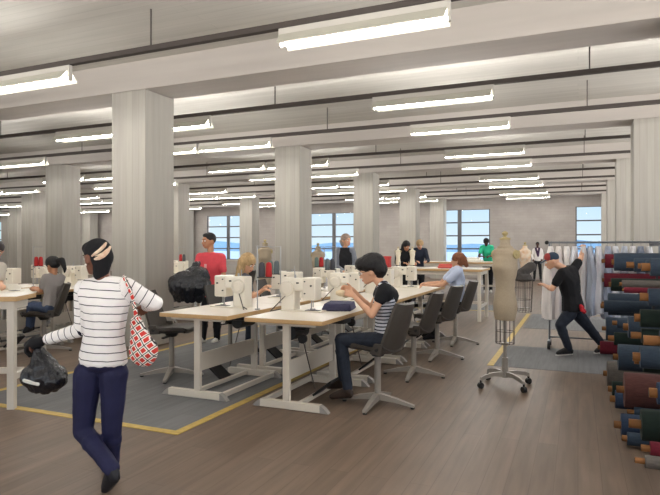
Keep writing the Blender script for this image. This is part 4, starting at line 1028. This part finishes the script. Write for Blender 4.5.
GC = [((232, 226, 224), 'white'), ((236, 226, 224), 'pinkish white'), ((236, 232, 230), 'bright white'), ((214, 216, 224), 'bluish white'), ((228, 222, 222), 'soft white'), ((176, 184, 200), 'grey-blue'), ((222, 220, 226), 'cool white'),
      ((150, 158, 178), 'slate blue'), ((214, 214, 220), 'silvery white'), ((168, 174, 188), 'pale slate'), ((226, 224, 226), 'milky white'), ((124, 134, 156), 'dusky blue'), ((220, 218, 220), 'off-white')]
def garment(x, k, c, nm):
    rr = random.Random(k); b = bm_(); n = 26; rows = []
    zt = GZ - .06; zb = .52 + rr.uniform(-.06, .1) + (-.12 if k == 0 else 0); ph = rr.uniform(0, 6); wb = .29 if k == 0 else .25 + rr.uniform(-.02, .03)
    for i in range(13):
        f = i / 12; z = zt - (zt - zb) * f
        w_ = .05 + (wb - .05) * min(1, (f / .16)) ** .7 * (1 - .06 * math.sin(f * 5)); th = .03 + .055 * min(1, f * 2.6) * (1.5 if k == 0 else 1)
        row = []
        for q in range(n):
            a = 2 * PI * q / n; y = w_ * math.cos(a); xx = th * math.sin(a) * (1 + .3 * math.sin(q * 2.1 + ph + f * 2)) + .012 * math.sin(7 * f + ph)
            y *= 1 + .05 * math.sin(q * 1.7 + ph * 2 + 4 * f)
            row.append(b.verts.new((xx, y, z)))
        rows.append(row)
    for A, B in zip(rows, rows[1:]):
        for q in range(n): b.faces.new((A[q], B[q], B[(q + 1) % n], A[(q + 1) % n]))
    b.faces.new(rows[0]); b.faces.new(rows[-1][::-1])
    t = thing('wrapped_garment', f'{nm} plastic-wrapped garment, {(ORD + ["last"])[k]} along the rack from its left end' if k else 'full white plastic-wrapped garment at the left end of the rack', 'garment', (x, GY, 0), 0, 'plastic-wrapped clothes on the rack')
    m = mat('garment_%d' % k, c, .35, var=.22, scale=7, bump=.8, stretch=(1, 1, .25), spec=.5)
    obj('wrapper', b, m, t, True)
    b = bm_(); pts = [Vector((0, 0, GZ - .07)), Vector((0, 0, GZ - .02)), Vector((0, -.02, GZ + .01)), Vector((0, 0, GZ + .026)), Vector((0, .02, GZ + .008))]; tube(b, pts, .004, 6); obj('hanger_hook', b, M_RACK, t)
for k, (c, nm) in enumerate(GC): garment(GX0 + .03 + k * .115, k, c, nm)

# ------------------------------------------------------------------ fabric rolls on their rack
RC = {'slate blue': (44, 56, 70), 'crimson': (96, 20, 36), 'dark green': (16, 31, 25), 'brick red': (84, 50, 46), 'grey-beige': (88, 82, 77), 'denim blue': (38, 53, 76)}
ROLLS = []   # (y, z, radius, left end x, colour, core out)
#ROLLS_BEGIN
ROLLS = [(9.24, 1.404, 0.102, 0.36, 'crimson', 0.06),
         (6.97, 1.442, 0.098, 0.36, 'slate blue', 0.03),
         (9.59, 1.11, 0.106, 0.36, 'crimson', 0.03),
         (7.59, 1.16, 0.077, 0.36, 'dark green', 0.03),
         (6.37, 1.239, 0.04, 0.4, 'grey-beige', 0.03),
         (6.1, 1.197, 0.028, 0.4, 'crimson', 0.02),
         (8.33, 0.861, 0.144, 0.36, 'slate blue', 0.1),
         (9.16, 0.434, 0.166, 0.37, 'slate blue', 0.07),
         (6.97, 0.609, 0.071, 0.36, 'dark green', 0.08),
         (6.46, 0.497, 0.131, 0.37, 'slate blue', 0.06),
         (9.42, 0.117, 0.097, 0.3, 'crimson', 0.04),
         (7.18, 0.18, 0.141, 0.3, 'grey-beige', 0.05),
         (5.65, 0.352, 0.153, 0.371, 'brick red', 0.08),
         (6.22, 0.128, 0.087, 0.33, 'denim blue', 0.06),
         (4.8, 1.08, 0.066, 0.42, 'dark green', 0.05),
         (4.83, 0.946, 0.056, 0.43, 'dark green', 0.09),
         (5.02, 0.729, 0.089, 0.46, 'dark green', 0.08),
         (4.5, 0.376, 0.107, 0.4, 'dark green', 0.1),
         (5.37, 0.116, 0.096, 0.33, 'denim blue', 0.07),
         (5.53, 0.195, 0.043, 0.439, 'slate blue', 0.07),
         (4.55, 1.464, 0.063, 0.46, 'slate blue', 0.07),
         (5.04, 1.464, 0.054, 0.4, 'slate blue', 0.07),
         (4.81, 1.464, 0.044, 0.46, 'slate blue', 0.07),
         (6.8, 0.799, 0.053, 0.38, 'slate blue', 0.06),
         (4.25, 0.292, 0.049, 0.43, 'crimson', 0.07),
         (3.82, 0.347, 0.038, 0.36, 'grey-beige', 0.07),
         (4.57, 0.83, 0.077, 0.4, 'slate blue', 0.06),
         (4.67, 1.246, 0.064, 0.46, 'slate blue', 0.07),
         (5.62, 0.907, 0.096, 0.4, 'slate blue', 0.05),
         (4.16, 0.677, 0.07, 0.46, 'denim blue', 0.06),
         (5.16, 0.072, 0.052, 0.36, 'slate blue', 0.05),
         (7.99, 0.865, 0.075, 0.3, 'slate blue', 0.05),
         (6.75, 0.105, 0.085, 0.33, 'dark green', 0.05),
         (4.02, 1.029, 0.067, 0.46, 'slate blue', 0.12)]
#ROLLS_END
M_CORE = mat('cardboard_core', (132, 88, 48), .75, var=.1, scale=20)
M_CORE_SHADE = mat('core_shade', (70, 46, 26), .9)  # dark cardboard tone, shade of the hollow painted on the core's end
RL = 1.5
rack = thing('roll_rack', 'dark steel rack carrying the fabric rolls at the right edge', 'rack', (1.2, 6.5, 0)); rt = Vector((1.2, 6.5, 0))
M_RK = mat('rack_dark', (52, 52, 56), .5, .3)
ys = [r[0] for r in ROLLS]
for x in (1.02, 1.62):
    for (ya, yb) in ((3.3, 7.1), (8.0, 9.9)):
        b = bm_(); box(b, x - .03, x + .03, ya, yb, 1.62, 1.66); box(b, x - .03, x + .03, ya, yb, .0, .03); obj('rail', b, M_RK, rack, False, rt)
M_ROLL = {}
def roll_mat(c):
    if c not in M_ROLL: M_ROLL[c] = mat('fabric_' + c.replace(' ', '_').replace('-', '_'), RC[c], .92, var=.16, scale=14, bump=.15, stretch=(1.5, 6, 6))
    return M_ROLL[c]
ROLLS_S = sorted(ROLLS, key=lambda r: (round(r[1] / .22), r[0]))
band = {}
for r in ROLLS_S: band.setdefault((r[4], round(r[1] / .22)), []).append(r)
HB = {0: 'resting near the floor', 1: 'at ankle height', 2: 'at knee height', 3: 'at thigh height', 4: 'at hip height', 5: 'at waist height', 6: 'at chest height', 7: 'on the top layer'}
for (c, hb), L in band.items():
    for k, (y, z, r, x, _, co) in enumerate(L):
        lab = f'{c} fabric roll {HB[min(7, hb)]}' + (' in the right-hand stack' if len(L) == 1 else f', {ORD[k]} of {len(L)} going back')
        t = thing('fabric_roll', lab, 'fabric roll', (x, y, z), 0, 'fabric rolls on the rack')
        rr = random.Random(int(y * 100)); L1 = RL + rr.uniform(-.06, .1)
        if y + r > 7.17 and y - r < 7.93: L1 = .97 - x
        b = bm_(); n = 28; core = min(.031, r * .45)
        prof = []
        for i in range(9):
            xx = .01 + (L1 - .02) * i / 8; prof.append((r * (1 + rr.uniform(-.012, .006)), xx))
        prof = [(core, 0.0), (r * .97, 0.0)] + prof + [(r * .97, L1), (core, L1)]
        MX = Matrix.Rotation(R(90), 4, 'Y')
        lathe(b, prof, n, 1, 1, MX); obj('cloth', b, roll_mat(c), t, True)
        co *= .75
        b = bm_(); cyl(b, (-co, 0, 0), (L1 + .015, 0, 0), core, None, 18); cr = obj('core', b, M_CORE, t, True)
        b = bm_(); cyl(b, (-co - .002, 0, 0), (-co, 0, 0), core * .72, None, 16); obj('core_hole_shade', b, M_CORE_SHADE, cr)
        # its own arm of the rack: a pin through the core from the upright
        for px in ((1.02, 1.62) if L1 > 1 else (.8,)):
            b = bm_(); box(b, px - .012, px + .012, y - .012, y + .012, 0.03, max(.04, z - r * .5)); obj('upright', b, M_RK, rack, False, rt)
